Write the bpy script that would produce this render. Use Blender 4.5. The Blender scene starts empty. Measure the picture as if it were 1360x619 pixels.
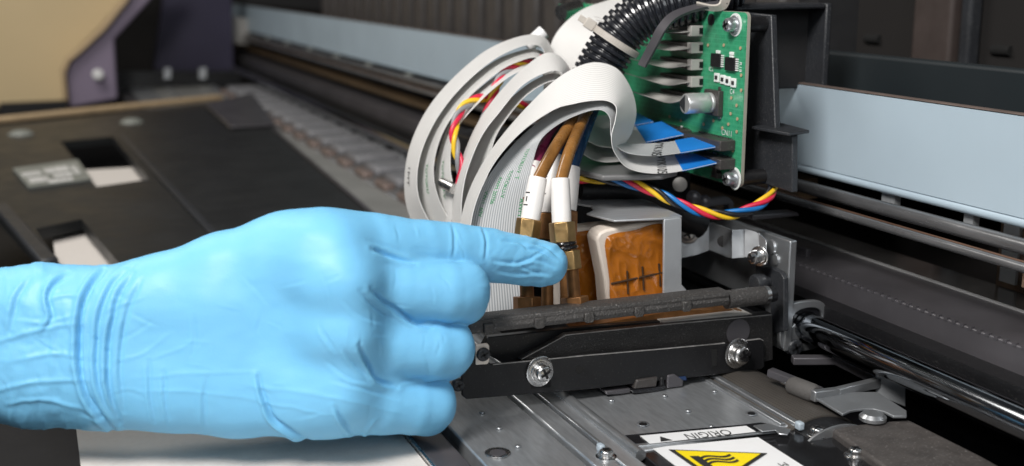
import bpy, math, random
import numpy as np
from mathutils import Vector
random.seed(7)
scn = bpy.context.scene
COL = scn.collection
# ------------------------------------------------------------------ camera frame
F = 1562.0; CX = 680.0; CY = 309.5
_a = (344.5**2 + F*F)/653
_Y = np.array([27-CX, CY+35, -F]); _Y /= np.linalg.norm(_Y)
_X = np.array([_a, 344.5, -F]); _X /= np.linalg.norm(_X)
_Z = np.cross(_X, _Y)
M = np.array([_X, _Y, _Z])          # camera axes -> world axes (X back, Y along the rails, Z up)
C = np.array([0, 0, 0.2])
def ray(px, py): return M @ np.array([(px-CX)/F, -(py-CY)/F, -1.0])
def on(ax, px, py, v):
    d = ray(px, py); return C + (v-C[ax])/d[ax]*d
def PX(px, py, v): return on(0, px, py, v)
def PY(px, py, v): return on(1, px, py, v)
def PZ(px, py, v): return on(2, px, py, v)
def D(px, py, d): return C + M @ np.array([(px-CX)/F*d, -(py-CY)/F*d, -d])
def V(*a): return np.array(a, float)
EX, EY, EZ = V(1,0,0), V(0,1,0), V(0,0,1)
def nrm(v): return v/(np.linalg.norm(v)+1e-12)

# ------------------------------------------------------------------ materials
MATS = {}
def mat(name, col, rough=.5, metal=0., var=.12, scale=60., bump=.0, bscale=400., coat=0., spec=.5, stretch=None, rvar=.12, dust=0., trans=0., sss=0., dscale=900.):
    m = bpy.data.materials.new(name); m.use_nodes = True
    nt = m.node_tree; N = nt.nodes; L = nt.links
    b = N['Principled BSDF']
    b.inputs['Metallic'].default_value = metal
    b.inputs['Coat Weight'].default_value = coat
    b.inputs['Specular IOR Level'].default_value = spec
    b.inputs['Transmission Weight'].default_value = trans
    if sss:
        b.inputs['Subsurface Weight'].default_value = sss
        b.inputs['Subsurface Radius'].default_value = (.003, .006, .008)
        b.inputs['Subsurface Scale'].default_value = .6
    tc = N.new('ShaderNodeTexCoord'); mp = N.new('ShaderNodeMapping')
    L.new(tc.outputs['Object'], mp.inputs['Vector'])
    if stretch: mp.inputs['Scale'].default_value = stretch
    nz = N.new('ShaderNodeTexNoise'); nz.inputs['Scale'].default_value = scale; nz.inputs['Detail'].default_value = 6
    L.new(mp.outputs['Vector'], nz.inputs['Vector'])
    rp = N.new('ShaderNodeValToRGB')
    c = np.array(col, float)
    rp.color_ramp.elements[0].position = .3; rp.color_ramp.elements[1].position = .7
    rp.color_ramp.elements[0].color = (*np.clip(c*(1-var), 0, 1), 1)
    rp.color_ramp.elements[1].color = (*np.clip(c*(1+var), 0, 1), 1)
    L.new(nz.outputs['Fac'], rp.inputs['Fac'])
    out = rp.outputs['Color']
    if dust:
        n2 = N.new('ShaderNodeTexNoise'); n2.inputs['Scale'].default_value = dscale; n2.inputs['Detail'].default_value = 3
        L.new(tc.outputs['Object'], n2.inputs['Vector'])
        r2 = N.new('ShaderNodeValToRGB'); r2.color_ramp.elements[0].position = .60; r2.color_ramp.elements[1].position = .74
        r2.color_ramp.elements[0].color = (0,0,0,1); r2.color_ramp.elements[1].color = (dust,)*3 + (1,)
        L.new(n2.outputs['Fac'], r2.inputs['Fac'])
        mx = N.new('ShaderNodeMix'); mx.data_type = 'RGBA'
        L.new(r2.outputs['Color'], mx.inputs[0]); L.new(out, mx.inputs[6]); mx.inputs[7].default_value = (.42, .40, .38, 1)
        out = mx.outputs[2]
    L.new(out, b.inputs['Base Color'])
    mr = N.new('ShaderNodeMapRange'); mr.inputs['To Min'].default_value = max(.02, rough-rvar); mr.inputs['To Max'].default_value = min(1, rough+rvar)
    n3 = N.new('ShaderNodeTexNoise'); n3.inputs['Scale'].default_value = scale*2.3; n3.inputs['Detail'].default_value = 4
    L.new(mp.outputs['Vector'], n3.inputs['Vector']); L.new(n3.outputs['Fac'], mr.inputs['Value']); L.new(mr.outputs['Result'], b.inputs['Roughness'])
    if bump:
        n4 = N.new('ShaderNodeTexNoise'); n4.inputs['Scale'].default_value = bscale; n4.inputs['Detail'].default_value = 3
        L.new(mp.outputs['Vector'], n4.inputs['Vector'])
        bp = N.new('ShaderNodeBump'); bp.inputs['Strength'].default_value = bump; bp.inputs['Distance'].default_value = .0006
        L.new(n4.outputs['Fac'], bp.inputs['Height']); L.new(bp.outputs['Normal'], b.inputs['Normal'])
    MATS[name] = m
    return m
def stripes_uv(m, count, dark, width=.5, axis=0, mixcol=True, bump=.3):
    """conductor lines along a flat cable, from its own UV map"""
    nt = m.node_tree; N = nt.nodes; L = nt.links; b = N['Principled BSDF']
    uv = N.new('ShaderNodeUVMap'); sp = N.new('ShaderNodeSeparateXYZ'); L.new(uv.outputs['UV'], sp.inputs[0])
    mu = N.new('ShaderNodeMath'); mu.operation = 'MULTIPLY'; mu.inputs[1].default_value = count; L.new(sp.outputs[axis], mu.inputs[0])
    fr = N.new('ShaderNodeMath'); fr.operation = 'FRACT'; L.new(mu.outputs[0], fr.inputs[0])
    rp = N.new('ShaderNodeValToRGB'); e = rp.color_ramp.elements
    e[0].position = 0; e[0].color = (0,0,0,1); e[1].position = width; e[1].color = (1,1,1,1)
    x = rp.color_ramp.elements.new(min(.98, width+.35)); x.color = (0,0,0,1)
    L.new(fr.outputs[0], rp.inputs['Fac'])
    old = b.inputs['Base Color'].links[0].from_socket
    mx = N.new('ShaderNodeMix'); mx.data_type = 'RGBA'; L.new(rp.outputs['Color'], mx.inputs[0]); L.new(old, mx.inputs[6]); mx.inputs[7].default_value = (*dark, 1)
    L.new(mx.outputs[2], b.inputs['Base Color'])
    bp = N.new('ShaderNodeBump'); bp.inputs['Strength'].default_value = bump; bp.inputs['Distance'].default_value = .0004
    L.new(rp.outputs['Color'], bp.inputs['Height']); L.new(bp.outputs['Normal'], b.inputs['Normal'])
    return m

glove_m = mat('nitrile', (.18,.495,.765), .47, var=.04, scale=30, bump=.10, bscale=1400, spec=.28, sss=.12)
blk = mat('black_plastic', (.009,.009,.010), .40, dust=.07, spec=.4)
bar_tex = mat('speckled_bar_plastic', (.046,.043,.041), .46, bump=1.0, bscale=1100, dust=.3)
ffc_dk = mat('flat_cable_shaded_grey', (.34,.33,.31), .4)  # white flat cable with the shade beside the board put into its colour
blk_tex = mat('black_textured_plastic', (.017,.016,.016), .48, bump=.9, bscale=1300, dust=.16, spec=.4)
blk_gloss = mat('black_gloss', (.012,.012,.014), .16, coat=.4, rvar=.06)
blk_matt = mat('black_matt', (.012,.012,.013), .7)
apron_m = mat('apron_plastic', (.0155,.0165,.017), .42, var=.2, scale=18)
blk_metal = mat('black_painted_steel', (.024,.026,.030), .40, dust=.22, dscale=1400, bump=.25, bscale=1200)
rail_m = mat('anodised_rail', (.082,.078,.085), .34, metal=.3, var=.2, scale=25)
hole_m = mat('hole_dark', (.002,.002,.002), .9)
worn = mat('worn_edge_metal', (.20,.195,.19), .45, var=.4, scale=200)
zinc = mat('zinc_steel', (.47,.485,.50), .34, metal=.85, var=.12, scale=45, bump=.08, bscale=300)
zinc_matt = mat('galvanised_sheet', (.52,.54,.56), .45, metal=.6, var=.10, scale=50, stretch=(1,8,1))
steel = mat('bright_steel', (.58,.57,.56), .27, metal=1, var=.1, scale=120)
chrome = mat('chrome_rod', (.24,.25,.265), .10, metal=1, var=.08, scale=40, stretch=(6,.3,6), rvar=.05)
platen_m = mat('brushed_aluminium', (.60,.62,.64), .33, metal=.8, var=.13, scale=90, stretch=(6,1,1), rvar=.1)
platen_dk = mat('polished_dark_steel', (.06,.06,.065), .16, metal=.8, var=.4, scale=30)
beam_m = mat('pale_blue_beam_paint', (.41,.505,.575), .40, var=.05, scale=14, rvar=.16, dust=.0)
beige = mat('beige_cover_plastic', (.60,.47,.27), .55, var=.03, scale=8)
tan_m = mat('tan_edge_plastic', (.45,.33,.20), .5, var=.1)
purple = mat('mauve_frame_paint', (.22,.18,.25), .5, var=.06, scale=10)
navy = mat('dark_purple_panel', (.026,.022,.052), .5, var=.1, scale=10)
paper_m = mat('paper_white', (.63,.59,.55), .75, var=.03, scale=300, bump=.3, bscale=900)
ffc = mat('flat_cable_white', (.86,.85,.83), .42, var=.03, scale=30); stripes_uv(ffc, 20, (.60,.595,.58), .4, bump=.3)
ffc_st = mat('flat_cable_striped', (.62,.63,.63), .35, var=.05, scale=40); stripes_uv(ffc_st, 22, (.27,.29,.31), .45, bump=.5)
ffc_gr = mat('flat_cable_grey', (.80,.79,.77), .4, var=.05, scale=40); stripes_uv(ffc_gr, 18, (.54,.54,.52), .4, bump=.25)
lug_blue = mat('navy_lug', (.01,.03,.09), .4)
def translucent(m, k):
    nt = m.node_tree; N = nt.nodes; L = nt.links; b = N['Principled BSDF']; out = N['Material Output']
    t = N.new('ShaderNodeBsdfTranslucent'); L.new(b.inputs['Base Color'].links[0].from_socket, t.inputs['Color'])
    x = N.new('ShaderNodeMixShader'); x.inputs[0].default_value = k
    L.new(b.outputs[0], x.inputs[1]); L.new(t.outputs[0], x.inputs[2]); L.new(x.outputs[0], out.inputs['Surface'])
for m_ in (ffc, ffc_gr, ffc_st): translucent(m_, .14)
mark_m = mat('dark_brown_mark', (.05,.025,.012), .4)
blue_st = mat('blue_stiffener', (.015,.20,.62), .35, var=.06)
ink_blk = mat('black_print', (.02,.02,.02), .6, var=.05)
ink_grn = mat('green_print', (.02,.25,.08), .6, var=.05)
pcb_m = mat('green_solder_mask', (.028,.26,.125), .33, var=.22, scale=160, coat=.2)
pcb_edge = mat('board_edge_fibre', (.30,.29,.24), .6)
silk = mat('silkscreen_white', (.75,.78,.75), .6)
conn_lt = mat('grey_connector', (.40,.385,.36), .5, var=.06)
conn_dk = mat('black_connector', (.045,.040,.038), .42, dust=.2)
alu = mat('aluminium_can', (.70,.70,.70), .35, metal=.7, var=.04)
brass = mat('brass_fitting', (.42,.27,.115), .33, metal=.85, var=.22, scale=150, bump=.1)
brass_dk = mat('worn_brass', (.25,.115,.04), .42, metal=.6, var=.3, scale=150, bump=.2)
amber = mat('amber_film', (.36,.115,.012), .16, var=.12, scale=30, coat=.6, stretch=(1,1,.45), bump=.12, bscale=90)
amber_hose = mat('amber_hose', (.25,.115,.03), .28, var=.4, scale=90, stretch=(1,1,.4), coat=.3)
sleeve_m = mat('white_heatshrink', (.80,.77,.74), .45, var=.03, scale=40, bump=.1)
frame_wh = mat('milky_plastic', (.72,.64,.56), .4, var=.04)
w_yel = mat('yellow_wire', (.80,.50,.02), .35); w_red = mat('red_wire', (.62,.02,.06), .35)
w_blu = mat('blue_wire', (.01,.16,.46), .35); w_blk = mat('black_wire', (.012,.012,.014), .3)
w_gry = mat('grey_wire', (.25,.25,.26), .4); w_org = mat('orange_wire', (.65,.20,.03), .35)
magenta = mat('magenta_hose', (.26,.03,.09), .3, var=.2); dkblue = mat('dark_blue_hose', (.012,.045,.11), .25, var=.25)
loom_m = mat('black_corrugated_tube', (.014,.015,.019), .24, coat=.3)
tie_m = mat('nylon_tie', (.50,.46,.41), .4, var=.05)
yellow_m = mat('warning_yellow', (.85,.66,.01), .4, var=.02)
label_wh = mat('label_white', (.78,.78,.78), .35, var=.02)
rubber = mat('grey_rubber', (.085,.08,.076), .75, bump=.4, bscale=900)
mesh_gray = mat('grey_label_plate', (.20,.21,.19), .5)
brown = mat('brown_reflection', (.13,.085,.045), .45, var=.3, scale=14)  # brown of the painted reflection stripes
wall_dk = mat('dark_brown_wall', (.008,.0065,.006), .8, var=.3, scale=6)
slab_m = mat('dark_slate_cover', (.013,.018,.021), .5, var=.1, scale=8)
chain_m = mat('chain_plastic', (.062,.056,.053), .45)
gutter_m = mat('mottled_reflection_steel', (.22,.215,.21), .18, metal=.8, var=.55, scale=22, rvar=.14)  # mottled tone stands in for blurred reflections in the gutter
dull_lt = mat('pale_edge_grey', (.42,.42,.42), .5)  # pale grey for the thin line along the rail edge
tube_m = mat('streaked_grey_tube', (.20,.20,.205), .24, metal=.6, var=.25, scale=80, stretch=(4,.4,4))  # grey with lengthwise streaks
dusty = mat('dusty_brown_plastic', (.055,.049,.046), .6, var=.25, scale=120, dust=.25, bump=.4)
stop_m = mat('bluish_stop', (.36,.42,.47), .4)
dome_m = mat('grey_dome_paint', (.15,.15,.15), .4)
plate_lt = mat('pale_galvanised', (.21,.22,.23), .40, metal=.45, var=.08, scale=60)
bed_m = mat('lightened_bed_grey', (.21,.21,.20), .45, var=.15, scale=20)  # paler than the platen so that its far stretch looks lit
guide_m = mat('grey_guide_plastic', (.17,.17,.18), .4, var=.15)
tan_plate = mat('brown_beige_reflection', (.30,.20,.14), .4, var=.3)  # tan that paints reflections by the gutter and under the beam
rib_m = mat('dull_brown_rib', (.052,.039,.035), .6, var=.1)
reflect_dk = mat('dark_orange_reflection', (.13,.07,.045), .45, metal=.4)  # colour of the painted orange reflection
copper = mat('copper_roller', (.21,.16,.14), .4, metal=.3, var=.2)

# grit roller: fine lines from object coordinates
grit = mat('knurled_roller', (.095,.085,.075), .5, metal=.3)
def add_grid_bump(m, sc):
    N = m.node_tree.nodes; L = m.node_tree.links; b = N['Principled BSDF']
    tc = N.new('ShaderNodeTexCoord'); hs = []
    for ax, s in ((0, sc), (1, sc)):
        w = N.new('ShaderNodeTexWave'); w.bands_direction = 'XY'[ax]; w.inputs['Scale'].default_value = s
        L.new(tc.outputs['Object'], w.inputs['Vector']); hs.append(w)
    mn = N.new('ShaderNodeMath'); mn.operation = 'MULTIPLY'
    L.new(hs[0].outputs['Fac'], mn.inputs[0]); L.new(hs[1].outputs['Fac'], mn.inputs[1])
    mx = N.new('ShaderNodeMix'); mx.data_type = 'RGBA'
    old = b.inputs['Base Color'].links[0].from_socket
    L.new(mn.outputs[0], mx.inputs[0]); L.new(old, mx.inputs[6]); mx.inputs[7].default_value = (.02,.018,.016,1)
    L.new(mx.outputs[2], b.inputs['Base Color'])
add_grid_bump(grit, 190)
def traces(m):
    N = m.node_tree.nodes; L = m.node_tree.links; b = N['Principled BSDF']; old = b.inputs['Base Color'].links[0].from_socket
    tc = N.new('ShaderNodeTexCoord'); mp = N.new('ShaderNodeMapping'); mp.inputs['Rotation'].default_value = (0, math.pi/2, math.pi/2); L.new(tc.outputs['Object'], mp.inputs['Vector'])
    for sc, k in ((95, .55), (210, .35)):
        br = N.new('ShaderNodeTexBrick'); br.inputs['Scale'].default_value = sc; br.inputs['Mortar Size'].default_value = .035; br.inputs['Color1'].default_value = (0,0,0,1); br.inputs['Color2'].default_value = (.25,.25,.25,1); br.inputs['Mortar'].default_value = (1,1,1,1)
        L.new(mp.outputs['Vector'], br.inputs['Vector'])
        mu = N.new('ShaderNodeMath'); mu.operation = 'MULTIPLY'; mu.inputs[1].default_value = k; L.new(br.outputs['Color'], mu.inputs[0])
        mx = N.new('ShaderNodeMix'); mx.data_type = 'RGBA'; L.new(mu.outputs[0], mx.inputs[0]); L.new(old, mx.inputs[6]); mx.inputs[7].default_value = (.06,.36,.19,1); old = mx.outputs[2]
    L.new(old, b.inputs['Base Color'])
traces(pcb_m)

# ------------------------------------------------------------------ mesh builder
ORG = {}
def cr(pts, n):
    """Catmull-Rom through pts, n samples between each pair"""
    P = np.array(pts, float); out = []
    Q = np.vstack([2*P[0]-P[1], P, 2*P[-1]-P[-2]])
    for i in range(1, len(Q)-2):
        p0, p1, p2, p3 = Q[i-1], Q[i], Q[i+1], Q[i+2]
        for k in range(n):
            t = k/n
            out.append(.5*((2*p1)+(-p0+p2)*t+(2*p0-5*p1+4*p2-p3)*t*t+(-p0+3*p1-3*p2+p3)*t**3))
    out.append(P[-1]); return np.array(out)
def frame(ax):
    ax = nrm(ax); h = EZ if abs(ax[2]) < .9 else EX
    u = nrm(np.cross(h, ax)); return u, np.cross(ax, u)
class MB:
    def __init__(s): s.v = []; s.f = []; s.uv = None
    def add(s, vs, fs):
        b = len(s.v); s.v += [tuple(p) for p in vs]; s.f += [tuple(i+b for i in f) for f in fs]; return s
    def box(s, a, b):
        a, b = np.minimum(a, b), np.maximum(a, b)
        vs = [(x, y, z) for x in (a[0], b[0]) for y in (a[1], b[1]) for z in (a[2], b[2])]
        return s.add(vs, [(0,1,3,2),(4,6,7,5),(0,4,5,1),(2,3,7,6),(0,2,6,4),(1,5,7,3)])
    def prism(s, pts, ext):
        pts = [np.array(p) for p in pts]; n = len(pts)
        vs = pts + [p+ext for p in pts]
        return s.add(vs, [tuple(range(n)), tuple(range(2*n-1, n-1, -1))] + [(i, (i+1) % n, (i+1) % n+n, i+n) for i in range(n)])
    def ring(s, outer, inner, ext):
        n = len(outer); vs = list(outer)+list(inner)+[p+ext for p in outer]+[p+ext for p in inner]; fs = []
        for i in range(n):
            j = (i+1) % n
            fs += [(i, j, n+j, n+i), (2*n+i, 3*n+i, 3*n+j, 2*n+j), (i, 2*n+i, 2*n+j, j), (n+i, n+j, 3*n+j, 3*n+i)]
        return s.add(vs, fs)
    def tube(s, path, r, seg=12, cap=True, flat=None):
        P = np.array(path, float); n = len(P); R = np.full(n, r) if np.isscalar(r) else np.array(r, float)
        T = np.gradient(P, axis=0); u, _ = frame(T[0]); vs = []
        for i in range(n):
            t = nrm(T[i]); u = nrm(u-t*np.dot(u, t)); w = np.cross(t, u)
            for k in range(seg):
                a = 2*math.pi*k/seg; vs.append(P[i]+R[i]*(math.cos(a)*u+math.sin(a)*w))
        fs = [(i*seg+k, i*seg+(k+1) % seg, (i+1)*seg+(k+1) % seg, (i+1)*seg+k) for i in range(n-1) for k in range(seg)]
        if cap: fs += [tuple(range(seg-1, -1, -1)), tuple((n-1)*seg+k for k in range(seg))]
        return s.add(vs, fs)
    def cyl(s, a, b, r, r2=None, seg=24): return s.tube([a, b], [r, r if r2 is None else r2], seg)
    def lathe(s, o, ax, prof, seg=28):
        ax = nrm(np.array(ax, float)); u, w = frame(ax); vs = []
        for r, h in prof:
            for k in range(seg):
                a = 2*math.pi*k/seg; vs.append(o+ax*h+r*(math.cos(a)*u+math.sin(a)*w))
        n = len(prof)
        fs = [(i*seg+k, i*seg+(k+1) % seg, (i+1)*seg+(k+1) % seg, (i+1)*seg+k) for i in range(n-1) for k in range(seg)]
        fs += [tuple(range(seg-1, -1, -1)), tuple((n-1)*seg+k for k in range(seg))]
        return s.add(vs, fs)
    def strip(s, A, B, th, uv=True):
        """thin strip between two edge polylines, with thickness and its own UVs (u across, v along)"""
        A = np.array(A); B = np.array(B); n = len(A); m = 7
        T = np.gradient((A+B)/2, axis=0); W = B-A
        Nn = np.cross(T, W); Nn /= (np.linalg.norm(Nn, axis=1)[:, None]+1e-12)
        ln = np.concatenate([[0], np.cumsum(np.linalg.norm(np.diff((A+B)/2, axis=0), axis=1))])
        vs = []; uvs = []
        for side in (0.5, -.5):
            for i in range(n):
                for k in range(m):
                    vs.append(A[i]+W[i]*k/(m-1)+Nn[i]*th*side); uvs.append((k/(m-1), ln[i]))
        o = n*m; fs = []
        for i in range(n-1):
            for k in range(m-1):
                q = (i*m+k, i*m+k+1, (i+1)*m+k+1, (i+1)*m+k); fs.append(q); fs.append(tuple(o+x for x in q[::-1]))
            fs += [(i*m, (i+1)*m, o+(i+1)*m, o+i*m), (i*m+m-1, o+i*m+m-1, o+(i+1)*m+m-1, (i+1)*m+m-1)]
        for i in (0, n-1):
            for k in range(m-1): fs.append((i*m+k, o+i*m+k, o+i*m+k+1, i*m+k+1))
        s.uv = uvs
        return s.add(vs, fs)
    def build(s, name, m, parent=None, base=None, bev=0., smooth=40, seg=2):
        org = ORG[parent.name] if parent is not None else (np.array(base, float) if base is not None else np.array([np.mean([p[0] for p in s.v]), np.mean([p[1] for p in s.v]), min(p[2] for p in s.v)]))
        me = bpy.data.meshes.new(name)
        me.from_pydata([tuple(np.array(p)-org) for p in s.v], [], s.f)
        me.validate()
        if s.uv:
            l = me.uv_layers.new(name='UVMap')
            for lo in me.loops: l.data[lo.index].uv = s.uv[lo.vertex_index]
        import bmesh
        b = bmesh.new(); b.from_mesh(me); bmesh.ops.recalc_face_normals(b, faces=b.faces); b.to_mesh(me); b.free()
        me.materials.append(m)
        me.shade_smooth(); me.set_sharp_from_angle(angle=math.radians(smooth))
        o = bpy.data.objects.new(name, me); COL.objects.link(o)
        if parent is not None: o.parent = parent
        else: o.location = org
        ORG[o.name] = org
        if bev:
            md = o.modifiers.new('edge', 'BEVEL'); md.width = bev; md.segments = seg; md.limit_method = 'ANGLE'; md.angle_limit = math.radians(40); md.harden_normals = False
        return o
def tag(o, label=None, cat=None, group=None, kind=None):
    if label: o['label'] = label
    if cat: o['category'] = cat
    if group: o['group'] = group
    if kind: o['kind'] = kind
    return o
def thing(name, label, cat, loc, group=None):
    o = bpy.data.objects.new(name, None); COL.objects.link(o); o.location = tuple(loc); o.empty_display_size = .01
    ORG[o.name] = np.array(loc, float)
    return tag(o, label, cat, group)
def text2d(s, size=1.0):
    cu = bpy.data.curves.new('letters', 'FONT'); cu.body = s; cu.size = size; cu.align_x = 'CENTER'; cu.align_y = 'CENTER'
    o = bpy.data.objects.new('letters', cu); COL.objects.link(o)
    bpy.context.view_layer.update()
    dg = bpy.context.evaluated_depsgraph_get(); me = o.evaluated_get(dg).to_mesh()
    vs = np.array([v.co[:] for v in me.vertices]); fs = [tuple(p.vertices) for p in me.polygons]
    o.evaluated_get(dg).to_mesh_clear(); bpy.data.objects.remove(o); bpy.data.curves.remove(cu)
    return vs, fs
def letters(s, size, org, ux, uy, off=None, mb=None):
    vs, fs = text2d(s, size); mb = mb or MB()
    o = org + (off if off is not None else 0)
    return mb.add([o+ux*v[0]+uy*v[1] for v in vs], fs)
def bez(pts, n=10): return cr(pts, n)
def pxd(L): return [D(*p) for p in L]
def screw(parent, pos, axis, r, m=None, washer=0., h=None, name='screw', wm=None, flat=False):
    """pan-head screw with a cross recess; pos is on the surface, axis points out of it"""
    m = m or steel; ax = nrm(np.array(axis, float)); pos = np.array(pos, float); h = h or r*.85; o = pos
    if washer:
        pass
    t = .0008 if washer else 0
    s = MB().lathe(o, ax, [(r*.96, 0), (r, t+h*.15), (r, t+h*.62), (r*.95, t+h*.82), (r*.82, t+h*.96), (r*.6, t+h*1.0), (r*.02, t+h*1.03)]).build(name, m, parent)
    if washer:
        MB().lathe(o, ax, [(washer, 0), (washer, t*.7), (washer*.94, t), (r*1.25, t), (r*1.2, t*1.5), (r, t*1.6)]).build('washer', wm or m, s)
    u, w = frame(ax); u = nrm(u+.45*w); w = np.cross(ax, u)
    mb = MB()
    for p, q in ((u, w), (w, u)):
        c = o+ax*(t+h*1.0); a, b = p*r*.62, q*r*.15
        mb.prism([c-a-b, c+a-b, c+a+b, c-a+b], ax*h*.08)
    mb.build('cross_recess', blk, s)
    return s
# ================================================================== SETTING
def struct(mb, name, m, **k):
    o = mb.build(name, m, **k); return tag(o, kind='structure')
struct(MB().box((-.9, -.4, -.30), (1.2, 3.2, -.16)), 'floor', blk_matt)
struct(MB().box((.66, -.3, -.16), (.72, 3.2, .9)), 'back_wall', wall_dk)
struct(MB().box((-.9, 2.75, -.16), (.66, 2.8, .9)), 'end_wall', wall_dk)

# ================================================================== PRINTER BODY
pr = thing('wide_format_printer', 'large open printer with metal platen, black rails and long pale blue beam', 'printer', (.25, .8, -.16))
XL = PZ(600, 571, 0)[0]; XR = PZ(985, 516, 0)[0]
Y0, Y1 = .18, 2.25
gx = [PZ(676, 528, 0)[0], PZ(683, 527, 0)[0], PZ(711, 525, 0)[0], PZ(714.5, 525, 0)[0], PZ(738, 523, 0)[0], PZ(749, 522, 0)[0]]
ya = PZ(830, 592, 0)[1]   # front edge of the main platen at the slot
# platen sheets between the slots
for x0, x1, y0 in ((XL, gx[0], Y0), (gx[1], gx[2], Y0), (gx[3], gx[4], Y0), (gx[5]-.001, XR, PZ(930, 585, 0)[1])):
    MB().box((x0, y0, -.012), (x1, Y1, 0)).build('platen', platen_m, pr, bev=.0008)
MB().box((XL-.03, Y0, -.03), (XR+.02, Y1, -.0125)).build('platen_bed', blk, pr)
# dark edge strips on the front side
xe = PZ(549, 580, 0)[0]
MB().box((xe, Y0, -.014), (XL-.0035, Y1, -.002)).build('edge_strip', rail_m, pr, bev=.001)
MB().box((xe-.0016, Y0, -.014), (xe-.0003, Y1, -.001)).build('edge_lip', steel, pr)
# bright rails on the platen
yb = PZ(846, 607, 0)[1]
MB().tube([(.5*(gx[4]+gx[5]), yb, .0005), (.5*(gx[4]+gx[5]), Y1, .0005)], .0026, 10).build('guide_strip', zinc, pr)
MB().box((gx[3]-.0002, PZ(800, 602, 0)[1], -.002), (gx[3]+.0018, Y1, .001)).build('guide_strip', zinc, pr, bev=.0004)
p = PZ(798, 594, .002); MB().box(p-V(.0014, .002, .002), p+V(.0014, .002, .0016)).build('strip_stop', stop_m, pr, bev=.0008)
xr1 = PZ(1050, 562, 0)[0]; yr1 = PZ(1055, 568, 0)[1]
MB().box((xr1-.0015, yr1, -.002), (xr1+.002, Y1, .0022)).build('guide_strip', zinc, pr, bev=.0006)
MB().box((xr1-.0065, yr1+.004, -.002), (xr1-.0035, Y1, .0012)).build('guide_strip', zinc, pr, bev=.0005)
p = PZ(1062, 565, .002); MB().box(p-V(.0016, .002, .002), p+V(.0016, .002, .0018)).build('strip_stop', stop_m, pr, bev=.0008)
# sunk bolt and small holes of the platen
def disc(px, py, r, m, name, z=.0003, h=.0004, parent=pr, seg=20):
    p = PZ(px, py, z); return MB().lathe(p, EZ, [(r, 0), (r, h), (r*.85, h*1.6)], seg).build(name, m, parent)
d0 = disc(661, 602, .0056, steel, 'sunk_bolt'); MB().lathe(PZ(661, 602, .001), EZ, [(.0035, 0), (.0035, .0004)], 18).build('bolt_socket', rail_m, d0)
for q in ((640,548),(663,569),(688,593),(812,532),(883,526),(949,520),(914,546),(945,566.5)): disc(*q, .0014, zinc, 'rivet')
for q in ((854,563.5),(998,549.5)):
    o = disc(*q, .0028, zinc, 'rivet'); MB().lathe(PZ(*q, .001), EZ, [(.0018, 0), (.0018, .0003)], 14).build('rivet_hole', blk, o)
for i in range(11): disc(*[335+i*17, 180+i*12], .0035, zinc, 'rivet')
# dark polished front plate with label slot, stickers and screws
xd0 = gx[5]+.0005; xd1 = PZ(1083, 572, 0)[0]+.012
MB().box((xd0, Y0, -.012), (xd1, PZ(930, 586, 0)[1], -.0008)).build('front_plate', platen_dk, pr, bev=.0006)
def flat(px, z, m, name, parent=pr, h=.0002, bev=0):
    return MB().prism([PZ(x, y, z) for x, y in px], V(0, 0, h)).build(name, m, parent, bev=bev)
slot = flat([(827,581),(831,578.5),(905,571.5),(990,564),(1010,561.5),(1022,563.5),(1024,568),(1015,572),(905,584),(845,590),(833,588.5)], .0006, blk_gloss, 'label_slot')
lab = flat([(850,579.2),(991,566),(1003.5,573.5),(863,589.5)], .0010, label_wh, 'origin_label', slot)
flat([(832,592.5),(1030,573.0),(1034,575.5),(836,596)], -.0002, zinc, 'slot_edge', h=.0009, bev=.0003)
ux = nrm(PZ(905, 581, 0)-PZ(980, 573, 0)); uy = nrm(np.cross(EZ, ux))
mb = letters('ORIGIN', .0064, PZ(940, 576.4, .0013), ux*1.0, uy*1.35)
tri = [(876.5,579.8),(877.5,586.6),(893,584.7)]
mb.prism([PZ(x, y, .0013) for x, y in tri], V(0,0,.0001))
mb.build('origin_lettering', ink_blk, slot)
# hot-surface sticker
sx0, sx1 = PZ(866, 595.5, 0)[0], PZ(1007, 581.5, 0)[0]; sy1 = .5*(PZ(866, 595.5, 0)[1]+PZ(1007, 581.5, 0)[1])
st = MB().prism([PZ(866, 595.5, -.0005), PZ(1007, 581.5, -.0005), V(sx1, .33, -.0005), V(sx0, .33, -.0005)], V(0,0,.0003)).build('hot_surface_sticker', label_wh, pr)
A_, B_ = PZ(888, 597.2, 0), PZ(1019, 602.2, 0); 
Cn = V(A_[0]+.001, 2*B_[1]-A_[1], 0)
tri = [V(q[0], q[1], .00005) for q in (A_, B_, Cn)]; cen = sum(tri)/3
MB().prism(tri, V(0,0,.0001)).build('warning_triangle_border', ink_blk, st)
MB().prism([cen+(q-cen)*.86+V(0,0,.0003) for q in tri], V(0,0,.0001)).build('warning_triangle', yellow_m, st)
mb = MB()
b0, b1 = PZ(916, 606, .0006), PZ(930, 605.3, .0006); db = V(0, -.026, 0)
mb.prism([b0, b1-V(.0008,0,0), b1-V(.0008,0,0)+db, b0+db], V(0,0,.0001))
for k in range(3):
    y_ = 608.5+k*3.6; x_ = 931+k*5.2; top = []; bot = []
    for i in range(15):
        t = i/14; p = PZ(x_+t*39, y_-4.6*t, .0006); w = V(0, math.sin(t*6.28)*.0013, 0)
        top.append(p+w+V(0,.0008,0)); bot.append(p+w-V(0,.0008,0))
    mb.prism(top+bot[::-1], V(0,0,.0001))
mb.build('heat_symbol', ink_blk, st)
mb = letters('M', .0055, PZ(1040, 616.5, 0), -EX, -EY); mb.build('sticker_print', ink_blk, st)
for q in ((805,608),(1085,578),(1136,606)): screw(pr, PZ(*q, -.0008), EZ, .0030, washer=.0048, h=.003)
flat([(1000,567),(1020,564),(1034,568),(1050,572),(1046,579),(1034,578),(1030,573),(1012,575)], .0012, zinc, 'spring_clip', h=.0008, bev=.0003)
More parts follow.
